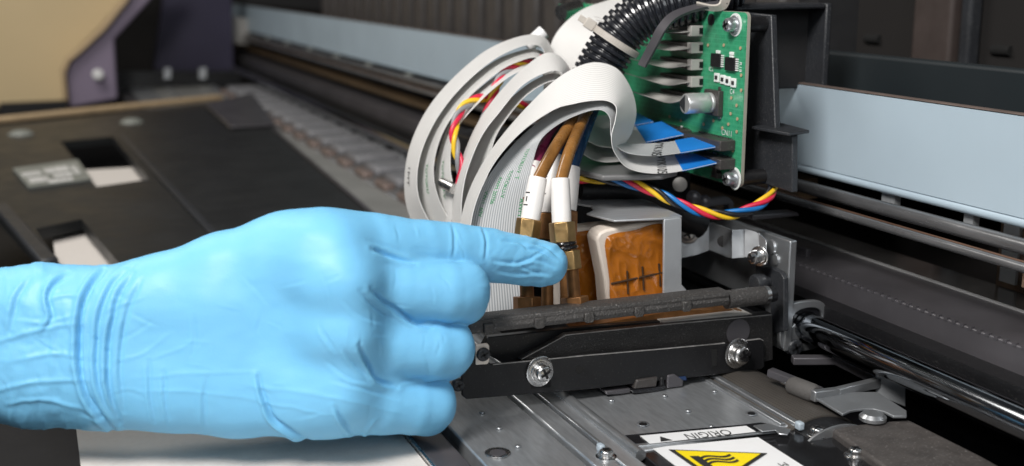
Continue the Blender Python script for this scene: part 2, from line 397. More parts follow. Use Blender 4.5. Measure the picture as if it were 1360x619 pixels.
# grit drum and black block to the back of the platen
xg = PZ(1022, 520, .004)[0]; yg = PZ(1085, 553, .004)[1]
MB().cyl(V(xg+.004, yg, -.026), V(xg+.004, 1.6, -.026), .030, seg=64).build('grit_drum', grit, pr)
MB().lathe(V(xg+.004, yg-.012, -.026), EY, [(.026,0),(.0292,.002),(.0292,.012)], 48).build('drum_cap', blk, pr)
MB().lathe(V(xg+.004, yg-.0135, -.026), EY, [(.0302,0),(.0302,.0012)], 48).build('drum_rim', zinc, pr)
bx0 = PZ(1092, 566, .003)[0]; bx1 = PZ(1300, 606, .003)[0]; by1 = PZ(1205, 560, .003)[1]
MB().prism([PZ(*q, .003) for q in ((1102,567),(1206,556),(1306,606),(1400,660),(1230,660))], V(0,0,-.045)).build('rear_block', dusty, pr, bev=.0015)
# rails behind: toothed block, bright rod, lower guide
xf = .385
zt = .5*(PX(1060,349,xf)[2]+PX(1359,463,xf)[2]); zb = .5*(PX(1058,392,xf)[2]+PX(1359,519,xf)[2])
xk = .5*(PZ(1057,312,zt)[0]+PZ(1360,417,zt)[0])
MB().box((xf, .1, zb), (xk, 2.6, zt)).build('rail_block', rail_m, pr, bev=.0008)
mb = MB()
for i in range(72):
    y = .18+i*.0052; mb.box((xf-.0003, y, zt-.0010), (xf+.0016, y+.0022, zt+.0007))
mb.build('toothed_strip', rail_m, pr)
MB().box((xf+.0135, PZ(1103,338,zt)[1], zt-.001), (xf+.0165, 1.2, zt+.0045)).build('rail_fence', rail_m, pr, bev=.0005)
MB().box((xk, .1, zt-.012), (.47, 2.6, zt-.006)).build('gutter', gutter_m, pr)
MB().box((xk-.0008, .1, zt-.001), (xk+.0012, 2.6, zt+.0008)).build('rail_edge', dull_lt, pr)
rx = PY(1078, 436, .48); RZ = rx[2]; RX = rx[0]
MB().cyl(V(RX, .05, RZ), V(RX, 2.6, RZ), .0074, seg=40).build('guide_rod', chrome, pr)
MB().cyl(V(RX+.0125, .05, RZ+.0015), V(RX+.0125, 2.6, RZ+.0015), .0030, seg=20).build('guide_rod', chrome, pr)
MB().box((xf-.012, .1, zb-.004), (xf+.004, 2.6, zb+.006)).build('rod_backing', blk, pr)
MB().box((.402, .05, -.16), (.50, 2.2, zb-.006)).build('rear_chassis', blk_gloss, pr, bev=.002)
# upper tubes under the beam
q = PX(1060, 246, .398); MB().cyl(V(q[0], .05, q[2]), V(q[0], 2.6, q[2]), .0036, seg=24).build('cable_tube', tube_m, pr)
q = PX(1060, 262, .392); MB().cyl(V(q[0], .05, q[2]), V(q[0], 2.6, q[2]), .0006, seg=14).build('orange_reflection_line', reflect_dk, pr)  # thin strand added to paint the orange reflection under the tube
q = PX(1060, 268, .390); MB().cyl(V(q[0], .05, q[2]), V(q[0], 2.6, q[2]), .0022, seg=14).build('cable_tube', tube_m, pr)
MB().box((.474, .05, zt-.012), (.478, .47, zt+.06)).build('reflector_plate', tan_plate, pr)  # tan plate added for the gutter to reflect
MB().box((.472, .455, zt-.004), (.4738, .466, zt+.03)).build('reflector_patch', label_wh, pr)  # white block added for the bright patch of the reflection
MB().box((.472, .30, zt-.004), (.4738, .36, zt+.006)).build('reflector_patch', plate_lt, pr)  # pale block added likewise for a reflected streak
# beam
XB = .402; zT = PX(1040,108,XB)[2]; zB = PX(1055,227,XB)[2]; zC = zB+.0042
prof = [(XB+.004,zT),(XB,zT-.001),(XB,zC+.0006),(XB+.0007,zC+.0002),(XB+.0002,zC-.0004),(XB-.0004,zC-.0015),(XB+.0002,zB+.0008),(XB+.0016,zB),(XB+.006,zB),(XB+.006,zT)]
MB().prism([V(x,.02,z) for x, z in prof], V(0,2.68,0)).build('beam', beam_m, pr, smooth=50)
MB().box((XB+.0006,.02,zT-.0002),(XB+.004,2.6,zT+.0005)).build('beam_top_edge', copper, pr)
for i in range(8): 
    y = .95+i*.17; MB().box((XB-.004, y, zB-.007), (XB+.003, y+.012, zB-.001)).build('beam_clip', mesh_gray, pr, bev=.001)
MB().box((XB+.006, .56, zB-.018), (XB+.02, 2.6, zB-.006)).build('reflection_stripe', brown, pr)  # brown bars paint the tan reflection stripes below the beam
MB().box((XB+.000, .62, zB-.036), (XB+.016, 2.6, zB-.031)).build('reflection_stripe', brown, pr)  # second painted reflection stripe
MB().box((XB+.022, .05, zB+.002), (XB+.03, 2.6, zT-.01)).build('beam_web', blk_matt, pr)
for y, w in ((.475,.010),(.42,.006)): MB().box((XB+.004, y, zB-.012), (XB+.008, y+w, zB+.002)).build('beam_bracket_and_reflection', zinc_matt, pr)
MB().box((XB+.012, .15, zB-.03), (XB+.016, .395, zB+.001)).build('beam_bracket_and_reflection', tan_plate, pr)  # plate added to paint the brown-beige reflections under the beam
# dark slate cover above the beam on the right
zs = PX(1100,68,.445)[2]
MB().box((.445,.02,zB),(.455,.72,zs)).build('slate_cover', slab_m, pr, bev=.002)
MB().box((.60,.20,.05),(.612,2.6,.42)).build('rear_cover', wall_dk, pr)
a = PX(1210,40,.585)[1]; b = PX(1262,40,.585)[1]
MB().box((.585,b,.05),(.6,a,.40)).build('rear_rib', rib_m, pr, bev=.003)
b2 = PX(1290,40,.59)[1]; MB().box((.588,b2,.05),(.6,b-.004,.40)).build('rear_rib', blk_metal, pr, bev=.003)
for q in ((1160,52),(1331,67)):
    p = PX(*q,.5995); MB().tube([p+V(0,-.008,0), p+V(0,.008,0)], .0035, 12).build('rear_cover_hole', hole_m, pr)
# far end: covers and side frame
def plate_y(px, Y, th, m, name, parent=pr, bev=0, smooth=40): return MB().prism([PY(x,y,Y) for x,y in px], V(0,th,0)).build(name, m, parent, bev=bev, smooth=smooth)
plate_y([(-140,-120),(200,-120),(172,0),(140,38),(112,66),(98,82),(93,98),(95,142),(-140,150)], 2.10, .04, beige, 'end_cover', bev=.01)
plate_y([(185,-40),(168,0),(138,38),(108,67),(93,80),(86,96),(90,144),(157,132),(152,52),(200,0),(225,-40)], 2.06, .03, purple, 'side_frame', bev=.004)
plate_y([(178,-40),(164,0),(134,38),(104,67),(89,79),(82,96),(86,144),(92,144),(88,97),(94,82),(110,69),(141,40),(171,2),(188,-40)], 2.045, .05, tan_m, 'frame_edge', bev=.003)
p = PY(130,99,2.05); MB().lathe(p, -EY, [(.009,0),(.009,.006),(.006,.009)]).build('frame_bolt', label_wh, pr)
plate_y([(225,-60),(306,-60),(310,100),(205,92)], 2.30, .03, navy, 'inner_panel')
plate_y([(150,95),(320,95),(320,130),(150,135)], 2.2, .03, blk, 'inner_beam')
for x in (218,265): plate_y([(x,91),(x+9,90),(x+9,104),(x,105)], 2.19, .01, zinc_matt, 'inner_bracket')
plate_y([(0,138),(90,134),(90,150),(0,156)], 2.02, .02, blk, 'lower_beam')
plate_y([(296,18),(330,26),(330,60),(300,55)], 2.35, .05, conn_lt, 'rail_end_block')
plate_y([(205,-60),(450,-80),(450,16),(300,2)], 2.5, .04, blk_matt, 'end_shroud')
# paper guides along the platen
MB().box((.20, .80, -.002), (PZ(540,245,0)[0]-.034, 2.2, .0012)).build('bed_lightening_strip', bed_m, pr)  # grey sheet added over the platen to make this stretch look lighter
xg0 = PZ(540,245,0)[0]
for i in range(17):
    y = .82+i*.075
    g = MB().box((xg0-.020, y, 0.0), (xg0+.030, y+.045, .012)).build('paper_guide', guide_m, pr, bev=.004)
    MB().box((xg0-.032, y+.004, 0.0), (xg0-.0203, y+.040, .007)).build('guide_tip', copper, g, bev=.002)
    MB().cyl(V(xg0+.034, y, .006), V(xg0+.034, y+.04, .006), .0055, seg=14).build('guide_roller', zinc_matt, g)

# pinch arm near the rod
pa = thing('pinch_roller_arm', 'short metal arm with grey rubber pinch roller under the bright rod', 'roller arm', PZ(1110,540,0))
a, b = D(1050,511,.565), D(1084,524,.552)
MB().tube([a, a+(b-a)*.12, a+(b-a)*.88, b], [.0036,.0046,.0046,.0036], 24).build('roller', rubber, pa)
MB().cyl(a-(b-a)*.35, b+(b-a)*.12, .0013, seg=12).build('axle', steel, pa)
def bar(p, q, w, h, name, m, parent, bev=.0006):
    d = nrm(q-p); s = nrm(np.cross(d, EZ)); u = np.cross(s, d)
    return MB().prism([p-s*w/2-u*h/2, p+s*w/2-u*h/2, p+s*w/2+u*h/2, p-s*w/2+u*h/2], q-p).build(name, m, parent, bev=bev)
bar(D(1079,526,.549), D(1112,522,.555), .004, .0052, 'arm', zinc, pa)
bar(D(1111,521.5,.5548), D(1166,508,.566), .004, .0046, 'arm', zinc, pa)
bar(D(1022,494,.575), D(1090,521,.556), .005, .004, 'arm', rail_m, pa)
bar(D(1052,478,.60), D(1112,478,.60), .006, .004, 'cross_bar', rail_m, pa)
bar(D(1108,476,.60), D(1168,506,.575), .004, .005, 'arm', rail_m, pa)
p0 = D(1162,497,.566); 
MB().prism([D(1163,494,.566),D(1203,511,.560),D(1203,541,.560),D(1163,525,.566)], V(.002,.003,0)).build('bracket_plate', plate_lt, pa, bev=.0005)
z_ = .005
MB().prism([PZ(*q,z_) for q in ((1085,533),(1119,553.5),(1130,548.5),(1145,546.5),(1160,546.5),(1174,550),(1186,556),(1204,556),(1204,549),(1165,524),(1105,524))], V(0,0,.0014)).build('base_plate', plate_lt, pa, bev=.0004)
s = MB().lathe(PZ(1159,557,.004), EZ, [(.006,0),(.006,.0015),(.0045,.003),(.002,.003)]).build('screw', zinc, pa)

# cable chain behind the beam
ch = thing('cable_chain', 'ribbed black cable chain lying along behind the pale beam', 'cable chain', (.45, 1.0, .12))
for i in range(26):
    y = .62+i*.048
    l = MB().box((.432, y, .128), (.47, y+.030, .215)).build('chain_link', chain_m, ch, bev=.004)
MB().box((.445, .6, .120), (.475, 1.9, .21)).build('inner_cables', blk_matt, ch)

# apron panel on the operator's side
from mathutils.geometry import tessellate_polygon
def holed(outer, holes, z, h, name, m, parent, bev=0):
    loops = [[PZ(x,y,z) for x,y in outer]]+[[PZ(x,y,z) for x,y in hl] for hl in holes]
    tris = tessellate_polygon([[Vector((p[0],p[1],0)) for p in l] for l in loops])
    allp = [p for l in loops for p in l]; n = len(allp); mb = MB()
    vs = [p for p in allp]+[p-V(0,0,h) for p in allp]
    fs = [tuple(t) for t in tris]+[tuple(i+n for i in t[::-1]) for t in tris]; o = 0
    for l in loops:
        k = len(l)
        fs += [(o+i, o+(i+1)%k, o+(i+1)%k+n, o+i+n) for i in range(k)]; o += k
    mb.add(vs, fs); return mb.build(name, m, parent, bev=bev)
ZA = .011
ap = thing('apron_cover', 'black slanted apron cover with two square openings and grey label plate', 'cover', PZ(200,300,ZA)-V(0,0,.035))
holed([(-120,180),(290,135),(364,170),(520,306),(160,440),(62,352),(-90,190)], [[(80,188),(150,181),(198,238),(128,248)],[(47,304),(108,291),(165,357),(95,372)]], ZA, .009, 'panel', apron_m, ap)
def abar(p, q, w, h, name, m): 
    p, q = PZ(*p,ZA), PZ(*q,ZA); d = nrm(q-p); s = V(-d[1],d[0],0)
    return MB().prism([p-s*w/2,p+s*w/2,p+s*w/2+EZ*h,p-s*w/2+EZ*h], q-p).build(name, m, ap, bev=h*.3)
abar((162,182),(300,330),.006,.003,'ridge',blk_metal)
abar((362,172),(520,307),.003,.0025,'ridge',rail_m)
abar((0,279),(66,355),.012,.006,'side_rim',blk_metal)
abar((-120,176),(292,133),.020,.008,'rear_lip',tan_m)
MB().prism([PZ(*q,ZA+.001) for q in ((272,141),(335,126),(367,168),(306,172))], V(0,0,.004)).build('corner_plate', rail_m, ap, bev=.002)
for q in ((28,179),(175,163)): 
    s = MB().lathe(PZ(*q,ZA), EZ, [(.015,0),(.014,.002),(.009,.005),(.003,.006)]).build('knob_screw', mesh_gray, ap)
lp = MB().prism([PZ(*q,ZA+.0005) for q in ((17,226),(103,214),(122,240),(38,251))], V(0,0,.002)).build('label_plate', mesh_gray, ap)
def lpt(u, v):
    c = [PZ(*q,ZA+.0028) for q in ((17,226),(103,214),(122,240),(38,251))]
    return (c[0]*(1-u)+c[1]*u)*(1-v)+(c[3]*(1-u)+c[2]*u)*v
mb = MB()
for u0, u1, v0, v1 in ((.07,.36,.22,.42),(.42,.80,.16,.40),(.84,.93,.2,.62),(.10,.40,.52,.76),(.50,.80,.48,.66),(.36,.74,.74,.88)):
    n = max(2, int((u1-u0)/.028))
    for k in range(n):
        a = u0+(u1-u0)*k/n; b = a+(u1-u0)/n*random.uniform(.45,.85)
        mb.prism([lpt(a,v0),lpt(b,v0),lpt(b,v1),lpt(a,v1)], V(0,0,.0003))
mb.build('label_print', label_wh, lp)
# paper below the apron
x0 = PZ(100,560,-.003)[0]; yP = PZ(150,224,-.003)[1]
pap = MB(); ys = np.linspace(.30, yP, 24); 
pap.strip([V(x0, y, -.003) for y in ys], [V(xe-.002, y, -.003) for y in ys], .0006)
tag(pap.build('paper_sheet', paper_m), 'wide white paper sheet lying below the black apron and the gloved hand', 'paper')
# ================================================================== PRINT CARRIAGE
YP = .48
cg = thing('print_carriage', 'black print carriage with zinc brackets, washered screws and ribbed bar', 'carriage', PY(820,520,YP))
def cplate(px, Y, th, m, name, bev=.0005, parent=cg): return plate_y(px, Y, th, m, name, parent, bev)
cplate([(612,452),(653,484),(780,471.5),(880,463),(950,456.5),(963,455),(970,459),(986,458),(992,452),(1010,449.5),(1014.5,453),(1016,487),(1011,491),(780,517.5),(620,530.5),(614,526)], YP, .002, blk, 'lower_plate')
cplate([(690,477.5),(752,444.5),(880,431),(1026,417.5),(1027,478),(1012,482),(960,470),(780,480)], YP+.0032, .004, blk_tex, 'upper_plate')
cplate([(638,466),(648,448),(760,436),(1024,415),(1024,470),(700,500)], YP+.0085, .004, blk, 'inner_plate')
# bare worn edges of the two plates
for L_, Y_ in (([(655,484),(780,471.7),(880,463.2),(950,456.7),(963,455.2)], YP), ([(991,452.2),(1010,449.7),(1014,452)], YP), ([(693,477),(752,444.7),(880,431.2),(1025,417.7)], YP+.0032)):
    for a, b in zip(L_[:-1], L_[1:]):
        MB().prism([PY(*a,Y_-.0002), PY(*b,Y_-.0002), PY(b[0],b[1]+1.0,Y_-.0002), PY(a[0],a[1]+1.0,Y_-.0002)], V(0,.0008,0)).build('worn_edge', worn, cg)
# recess and small openings
def odisc(px, py, r, Y, m, name, h=.0006, parent=cg, ry=None):
    p = PY(px, py, Y); return MB().lathe(p, -EY, [(r,0),(r,h)], 28).build(name, m, parent)
odisc(980,441,.0068,YP+.0030,rail_m,'round_recess', .0004)
odisc(769,491,.0019,YP,hole_m,'hole',.0003)
for q in ([(945,464),(952,463.4),(952,486),(945,486.6)],[(705,507),(731,504.5),(731,514),(705,516)],[(968,485),(988,483),(988,488),(968,490)]):
    MB().prism([PY(x,y,YP) for x,y in q], V(0,-.0003,0)).build('slot', hole_m, cg)
screw(cg, PY(717,493,YP), -EY+V(.12,0,.02), .0041, washer=.0074, h=.0045)
screw(cg, PY(979,469,YP-.0005), -EY+V(.12,0,.02), .0050, washer=.0078, h=.005)
MB().prism([PY(*q,YP-.001) for q in ((632,458),(647,456),(650,459),(650,481),(647,484),(632,485))], V(0,.001,0)).build('clip_plate', frame_wh, cg, bev=.0004)
screw(cg, PY(641,470,YP-.001), -EY, .0032, m=blk_metal, h=.002)
screw(cg, PY(607,510,YP+.002), -EY, .0030, m=blk_metal, h=.003)
# print-head lugs under the plate
for q, m, y in (([(804,520),(838,516),(838,522),(826,524),(806,525)], rail_m, .0), ([(846,505),(874,501),(872,514),(842,517)], conn_dk, -.0015), ([(887,499),(896,497),(908,505),(907,514),(886,516)], rail_m, -.001), ([(838,519),(884,513),(886,516),(872,521),(842,523)], blk_gloss, -.002), ([(878,502),(882,501),(884,514),(877,516)], blk, -.0012)):
    MB().prism([PY(a,b,YP+y) for a,b in q], V(0,.012,0)).build('head_lug', m, cg, bev=.0006)
MB().prism([PY(a,b,YP-.0006) for a,b in ((902,501),(911,500),(912,505),(905,505))], V(0,.003,0)).build('blue_lug', lug_blue, cg)
# ribbed bar
pA, pB = PY(600,437,YP-.006), PY(966,396,YP-.006)
dB = nrm(pB-pA); up = nrm(np.cross(EY*-1, dB)); up = up if up[2] > 0 else -up
def barprism(prof, a, b, name, m, bev=.0004): return MB().prism([a+up*u+EY*v for u, v in prof], b-a).build(name, m, cg, bev=bev)
h = .0038
barprism([(-h,.002),(-h*.8,-.0015),(-h*.2,-.0024),(.001,-.0016),(.0016,-.0018),(h*.8,-.0012),(h,.0008),(h,.008),(-h,.008)], pA, pB, 'ribbed_bar', bar_tex)
for px in (646,713,779,845,908):
    c = PY(px, 437-(px-600)*.112, YP-.006)
    MB().prism([c+up*u+dB*w+EY*-.0038 for u, w in ((-.0034,-.0016),(-.0024,-.0024),(.0016,-.0024),(.0016,.0024),(-.0024,.0024),(-.0034,.0016))], EY*.004).build('bar_lug', bar_tex, cg, bev=.0004)
a, b = PY(964,398,YP-.003), PY(1014,392,YP-.003)
MB().cyl(a, b, .0046, seg=28).build('bar_end', bar_tex, cg)
MB().cyl(b, b+(b-a)*.10, .0046, seg=24).build('bar_collar', steel, cg)
MB().cyl(b+(b-a)*.10, b+(b-a)*.28, .0040, seg=24).build('bar_collar', blk, cg)
MB().prism([PY(*q,YP+.006) for q in ((880,428),(985,416),(1004,419),(1004,424),(960,432),(880,436))], V(0,.02,0)).build('grey_tray_edge', conn_lt, cg, bev=.0006)
MB().prism([PY(*q,YP+.012) for q in ((760,436),(900,412),(985,412),(985,424),(800,438))], V(0,.02,0)).build('amber_tray_edge', brass_dk, cg)
# inner shell, dark
x_l, x_r = PY(645,400,.56)[0], .366
MB().box((x_l, .610, .012), (x_r, .616, .092)).build('shell', blk, cg)
MB().box((x_l, .50, .014), (x_r-.01, .61, .020)).build('shell', blk, cg)
MB().box((.245, .60, .085), (x_r+.02, .70, .104)).build('deck', blk, cg, bev=.003)
MB().box((.30, .56, .092), (x_r-.01, .60, .096)).build('deck', blk_metal, cg, bev=.001)
# small dark hardware on the deck
for q in ((903,245),(921,262),(935,268)):
    p = D(*q,.64); MB().lathe(p, nrm(C-p), [(.004,0),(.004,.002),(.0022,.003)], 16).build('deck_screw', conn_lt if q[0]==903 else rail_m, cg)
MB().prism([D(928,266,.65),D(968,262,.66),D(975,268,.66),D(975,286,.66),D(968,286,.66),D(968,272,.66),D(928,276,.65)], V(0,.006,0)).build('deck_bracket', rail_m, cg, bev=.0006)
MB().prism([D(1000,286,.63),D(1060,282,.655),D(1062,287,.655),D(1000,293,.63)], V(0,.01,0)).build('deck_bracket', rail_m, cg, bev=.0006)
# silver cover plates over the ink dampers
zt2 = PY(892,291,.500)[2]
MB().prism([PZ(*q,zt2) for q in ((793,290),(816,295.5),(881,292.5),(906,289.5),(858,268),(800,258),(765,256),(762,272),(785,276),(788,282),(779,286))], V(0,0,.0012)).build('cover_plate', zinc_matt, cg, bev=.0004)
MB().prism([PY(*q,.499) for q in ((882,291.5),(905.5,289.5),(905.5,378),(919,393),(919,400),(881,404))], V(0,.0015,0)).build('cover_side', zinc_matt, cg, bev=.0004)
dm = cr([PZ(*q,zt2+.018) for q in ((762,232),(775,212),(800,204),(840,207),(875,220),(900,234))],6)
MB().prism(list(dm)+[PZ(880,239,zt2+.018),PZ(800,241,zt2+.018)], V(0,0,.003)).build('grey_dome_cover', dome_m, cg, bev=.001)
# dampers: milky frames with amber film
def wrinkled(win, Y, d):
    """crinkled film filling the window outline: a fine sheet with real folds and thickness"""
    P = np.array([PY(x,y,Y) for x,y in win]); x0, x1 = P[:,0].min(), P[:,0].max(); z0, z1 = P[:,2].min(), P[:,2].max(); n = 56
    def inside(x, z):
        c = False; j = len(P)-1
        for i in range(len(P)):
            if (P[i,2] > z) != (P[j,2] > z) and x < (P[j,0]-P[i,0])*(z-P[i,2])/(P[j,2]-P[i,2])+P[i,0]: c = not c
            j = i
        return c
    from mathutils import noise
    loop = cr(np.vstack([P, P[:1]]), 10)[:-1]; nl = len(loop); cen = loop.mean(0); R_ = 40; mb = MB()
    def f(q, t):
        u, v = (q[0]-x0)/(x1-x0), (q[2]-z0)/(z1-z0)
        a = noise.noise(Vector((u*1.6+v*2.2, v*1.2-u*1.8, Y*40))); b = noise.noise(Vector((u*4+v*6, v*2-u*5, 3+Y*40)))
        e = min(1, (1-t)*9)
        return .0002+e*((1-min(1,abs(a)*2.2))**2*.0012+(1-min(1,abs(b)*2))**2*.0005)
    mb.v.append(tuple(cen-V(0,f(cen,0),0)))
    for i in range(1, R_+1):
        t = i/R_
        for q in loop: p = cen+(q-cen)*t; mb.v.append((p[0], p[1]-f(p,t), p[2]))
    for k in range(nl): mb.f.append((0, 1+k, 1+(k+1) % nl))
    for i in range(R_-1):
        o_ = 1+i*nl
        for k in range(nl): mb.f.append((o_+k, o_+nl+k, o_+nl+(k+1) % nl, o_+(k+1) % nl))
    o = mb.build('amber_window', amber, d, smooth=180)
    md = o.modifiers.new('film', 'SOLIDIFY'); md.thickness = .0003
    return o
def damper(fr, win, Y, cross=None):
    d = cplate(fr, Y, .012, frame_wh, 'damper_frame', bev=.0012)
    w = wrinkled(win, Y-.0006, d)
    if cross:
        mb = MB()
        for pts, r in cross: mb.tube([PY(x,y,Y-.0021) for x,y in pts], r, 8)
        mb.build('embossed_mark', mark_m, d)
    return d
damper([(792,318),(797,309),(806,305),(850,297),(884,293),(884,402),(806,408),(803,372)], [(803,326),(805,317),(813,311),(840,306),(882,299),(883,350),(882,400),(850,403),(814,405),(809,370)], .508,
    [([(812,377),(848,369),(884,361)],.0006),([(833,360),(834,390)],.0005),([(853,354),(855,385)],.0005),([(875,350),(877,380)],.0006)])
damper([(734,318),(740,310),(752,306),(830,296),(836,300),(836,408),(744,412),(742,372)], [(744,322),(747,315),(756,310),(790,305),(832,300),(833,350),(832,404),(790,406),(752,408),(749,370)], .530)
# zinc brackets at the rear side of the carriage
def bent(top, bot, th, m, name): return MB().strip([D(*q) for q in top], [D(*q) for q in bot], th).build(name, m, cg)
bent([(903,298.5,.650),(926,296,.652),(943,294.5,.652),(957,299.5,.634),(969,304.5,.616),(973,305.5,.612),(990,304.5,.611)], [(903,343,.650),(926,338,.652),(943,332,.652),(957,337,.634),(969,342,.616),(973,343,.612),(990,341.5,.611)], .0014, zinc, 'cross_bracket')
p = D(961,320,.627); MB().lathe(p, nrm(V(-.7,-.7,0)), [(.0032,0),(.0032,.0012)], 20).build('bracket_hole', blk_matt, cg)
bent([(989.5,304,.608),(1004,308,.606),(1011,313,.605)], [(989.5,341,.608),(1004,345,.606),(1011,349,.605)], .0012, zinc, 'stop_tab')
MB().prism([D(1007,309,.603),(D(1013,314,.602)),D(1018,320,.600),D(1018,350,.600),D(1011,350,.603)], V(.0015,.002,0)).build('stop_tab', zinc, cg, bev=.0003)
screw(cg, D(914,309,.648), nrm(V(-.5,-.86,0)), .0042, washer=.0062, m=zinc, h=.003)
screw(cg, D(1009,340,.601), nrm(V(-.93,-.37,0)), .0036, washer=.0052, h=.0062)
# side plate standing along the rails
xs = PY(1044,400,YP+.004)[0]
yF = YP+.003
def PXs(px,py): return PX(px,py,xs)
top = PXs(975,297); 
pts = [V(xs,yF,PY(1044,321,yF)[2]), V(xs,yF,PY(1044,467,yF)[2]), V(xs,yF+.012,PY(1044,467,yF)[2]), V(xs,yF+.02,.03), V(xs,.60,.03), V(xs,.60,PX(980,297,xs)[2])]
MB().prism(pts, V(.0042,0,0)).build('side_plate', zinc, cg, bev=.0006)
for q, r in ((1025,328,), .004), ((1031,345), .003), ((1012,322), .0035):
    MB().lathe(PXs(*q), -EX, [(r,0),(r*.9,.001),(r*.4,.0012)], 20).build('plate_boss', zinc, cg)
MB().prism([PX(*q,xs-.0035) for q in ((1003,352),(1026,356),(1036,361),(1041,370),(1041,440),(1024,443),(1022,384),(1003,380))], V(.0030,0,0)).build('adjuster_plate', blk_metal, cg, bev=.0005)
a = PX(1020,374,xs-.004); 
MB().lathe(a, nrm(V(-1,-.12,0)), [(.0028,0),(.0028,.0035),(.0046,.0036),(.0048,.0045),(.0048,.0085),(.0042,.0095),(.0005,.0098)], 28).build('thumb_screw', blk_metal, cg)
# rod guide: plate with a rounded opening
def ngon(c, rx, rz, n, Y, k=1.0):
    out = []
    for i in range(n):
        a = 2*math.pi*i/n; ca, sa = math.cos(a), math.sin(a); q = (abs(ca)**4+abs(sa)**4)**(-.25*k)
        out.append(V(c[0]+rx*ca*q, Y, c[2]+rz*sa*q))
    return out
cen_ = V(RX, 0, RZ)
MB().ring(ngon(cen_+V(-.002,0,0), .0145, .0135, 40, YP+.004, .9), ngon(cen_, .0098, .0098, 40, YP+.004, .6), V(0,.003,0)).build('rod_guide', zinc, cg, bev=.0004)
MB().ring(ngon(cen_, .0097, .0097, 32, YP+.0055, .6), ngon(cen_, .0076, .0076, 32, YP+.0055, .3), V(0,.02,0)).build('rod_bushing', blk_gloss, cg)
MB().prism([PY(*q,YP+.0042) for q in ((1046,440),(1062,425),(1062,468),(1046,470))], V(0,.003,0)).build('guide_foot', zinc, cg, bev=.0004)
screw(cg, PY(1055,461,YP+.0038), -EY, .0044, m=blk_metal, h=.002)
# board bracket (black painted steel) on the carriage
xk2 = .347
mb = MB().prism([PX(*q,xk2) for q in ((880,6),(1024,20),(1029,172),(1052,180),(1052,256),(1000,240),(920,214))], V(.0036,0,0)); mb.build('board_bracket', blk_metal, cg, bev=.0006)
zt3 = PX(1040,176,xk2)[2]
MB().prism([PZ(*q,zt3) for q in ((998,171.5),(1037,167),(1075,177),(1048,181))], V(0,0,.0016)).build('bracket_tab', blk_metal, cg, bev=.0004)
yb_ = .545
a_ = PY(1097,60,yb_)[0]; z0 = PY(1097,119,yb_)[2]; z1 = PY(1097,4,yb_)[2]
MB().box((.345,yb_+.012,z0),(a_-.002,yb_+.016,z1+.0)).build('tower_plate', blk_matt, cg, bev=.001)
MB().box((a_-.004,yb_-.004,z0),(a_,yb_+.03,z1)).build('tower_flange', blk_metal, cg, bev=.001)
MB().box((.32,yb_-.004,z1-.003),(a_-.0045,yb_+.03,z1)).build('tower_flange', blk_metal, cg, bev=.001)

# ================================================================== CIRCUIT BOARD
XB2 = .330
yN = .5*(PX(987,30,XB2)[1]+PX(987,240,XB2)[1]); zT2 = PX(987,16,XB2)[2]; zB2 = PX(987,251,XB2)[2]; yFar = yN+.20
cb = thing('circuit_board', 'green circuit board with connectors, silver capacitor and corner screws', 'circuit board', (XB2, yN, zB2))
def rr(y0, z0, y1, z1, r, x, n=5):
    out = []
    for cy, cz, a0 in ((y1-r,z1-r,0),(y0+r,z1-r,90),(y0+r,z0+r,180),(y1-r,z0+r,270)):
        for i in range(n+1):
            a = math.radians(a0+90*i/n); out.append(V(x, cy+r*math.cos(a), cz+r*math.sin(a)))
    return out
MB().prism(rr(yN+.0002,zB2+.0002,yFar,zT2-.0002,.0028,XB2), V(.0006,0,0)).build('board', pcb_m, cb)
MB().prism(rr(yN,zB2,yFar,zT2,.003,XB2+.0006), V(.0018,0,0)).build('board_core', pcb_edge, cb)
def B(px, py, x=0): p = PX(px, py, XB2); return p-V(x,0,0)
def bbox_on(px, py, w, h, d, name, m, parent=cb, bev=.0002, x0=0):
    """box on the board face: w along the board (m), h up (m), d out of the board (m)"""
    p = PX(px, py, XB2-x0); return MB().box(p-V(d,w/2,h/2), p+V(0,w/2,h/2)).build(name, m, parent, bev=bev)
for q in ((977,33),(976,237)):
    p = B(*q); MB().lathe(p, -EX, [(.0058,0),(.0058,.0004)], 24).build('screw_pad', silk, cb)
    screw(cb, p-V(.0004,0,0), -EX, .0036, washer=.0048, h=.0048, m=zinc)
    MB().cyl(p+V(.0026,0,0), p+V(.0168,0,0), .0040, seg=20).build('standoff', blk, cb)
p = B(945,26); MB().lathe(p, -EX, [(.0030,0),(.0030,.0006)], 20).build('board_hole', blk_matt, cb)
# capacitor
p = B(951,136); MB().box(p-V(.0032,.0072,.0066), p+V(0,.0072,.0066)).build('capacitor_base', conn_dk, cb, bev=.0005)
cp = MB().lathe(p, -EX, [(.0050,.003),(.0053,.0035),(.0053,.0045),(.0050,.005),(.0053,.0056),(.0053,.0180),(.0048,.0188),(.0002,.0188)], 36).build('capacitor', alu, cb)
o = p-V(.0189,0,0); mb = MB(); mb.prism([o+V(0,a,b) for a, b in ((-.0005,-.0044),(.0042,-.0012),(.0042,.0012),(-.0005,.0044))], V(-.0002,0,0)); mb.build('polarity_mark', blk_metal, cp)
for q in ((953,80),(972,85)):
    c = bbox_on(*q, .0088, .0068, .0016, 'chip', blk)
    for k in range(6):
        for sgn in (-1,):
            pp = PX(*q,XB2)+V(-.0004, sgn*.0053, -.0028+.0011*k); MB().box(pp-V(.0004,.0011,.0003), pp+V(.0003,.0011,.0003)).build('chip_pin', silk, c)
for q in ((953,103),(961,105.5),(967.5,107.5),(975,110)):
    r_ = bbox_on(*q, .0046, .0046, .0008, 'resistor', silk); bbox_on(*q, .0022, .0020, .0012, 'resistor_body', ink_blk, r_)
for q in ((955,69),(973,71)):
    for dy in (0,5): bbox_on(q[0], q[1]+dy, .0034, .0016, .0010, 'small_part', silk)
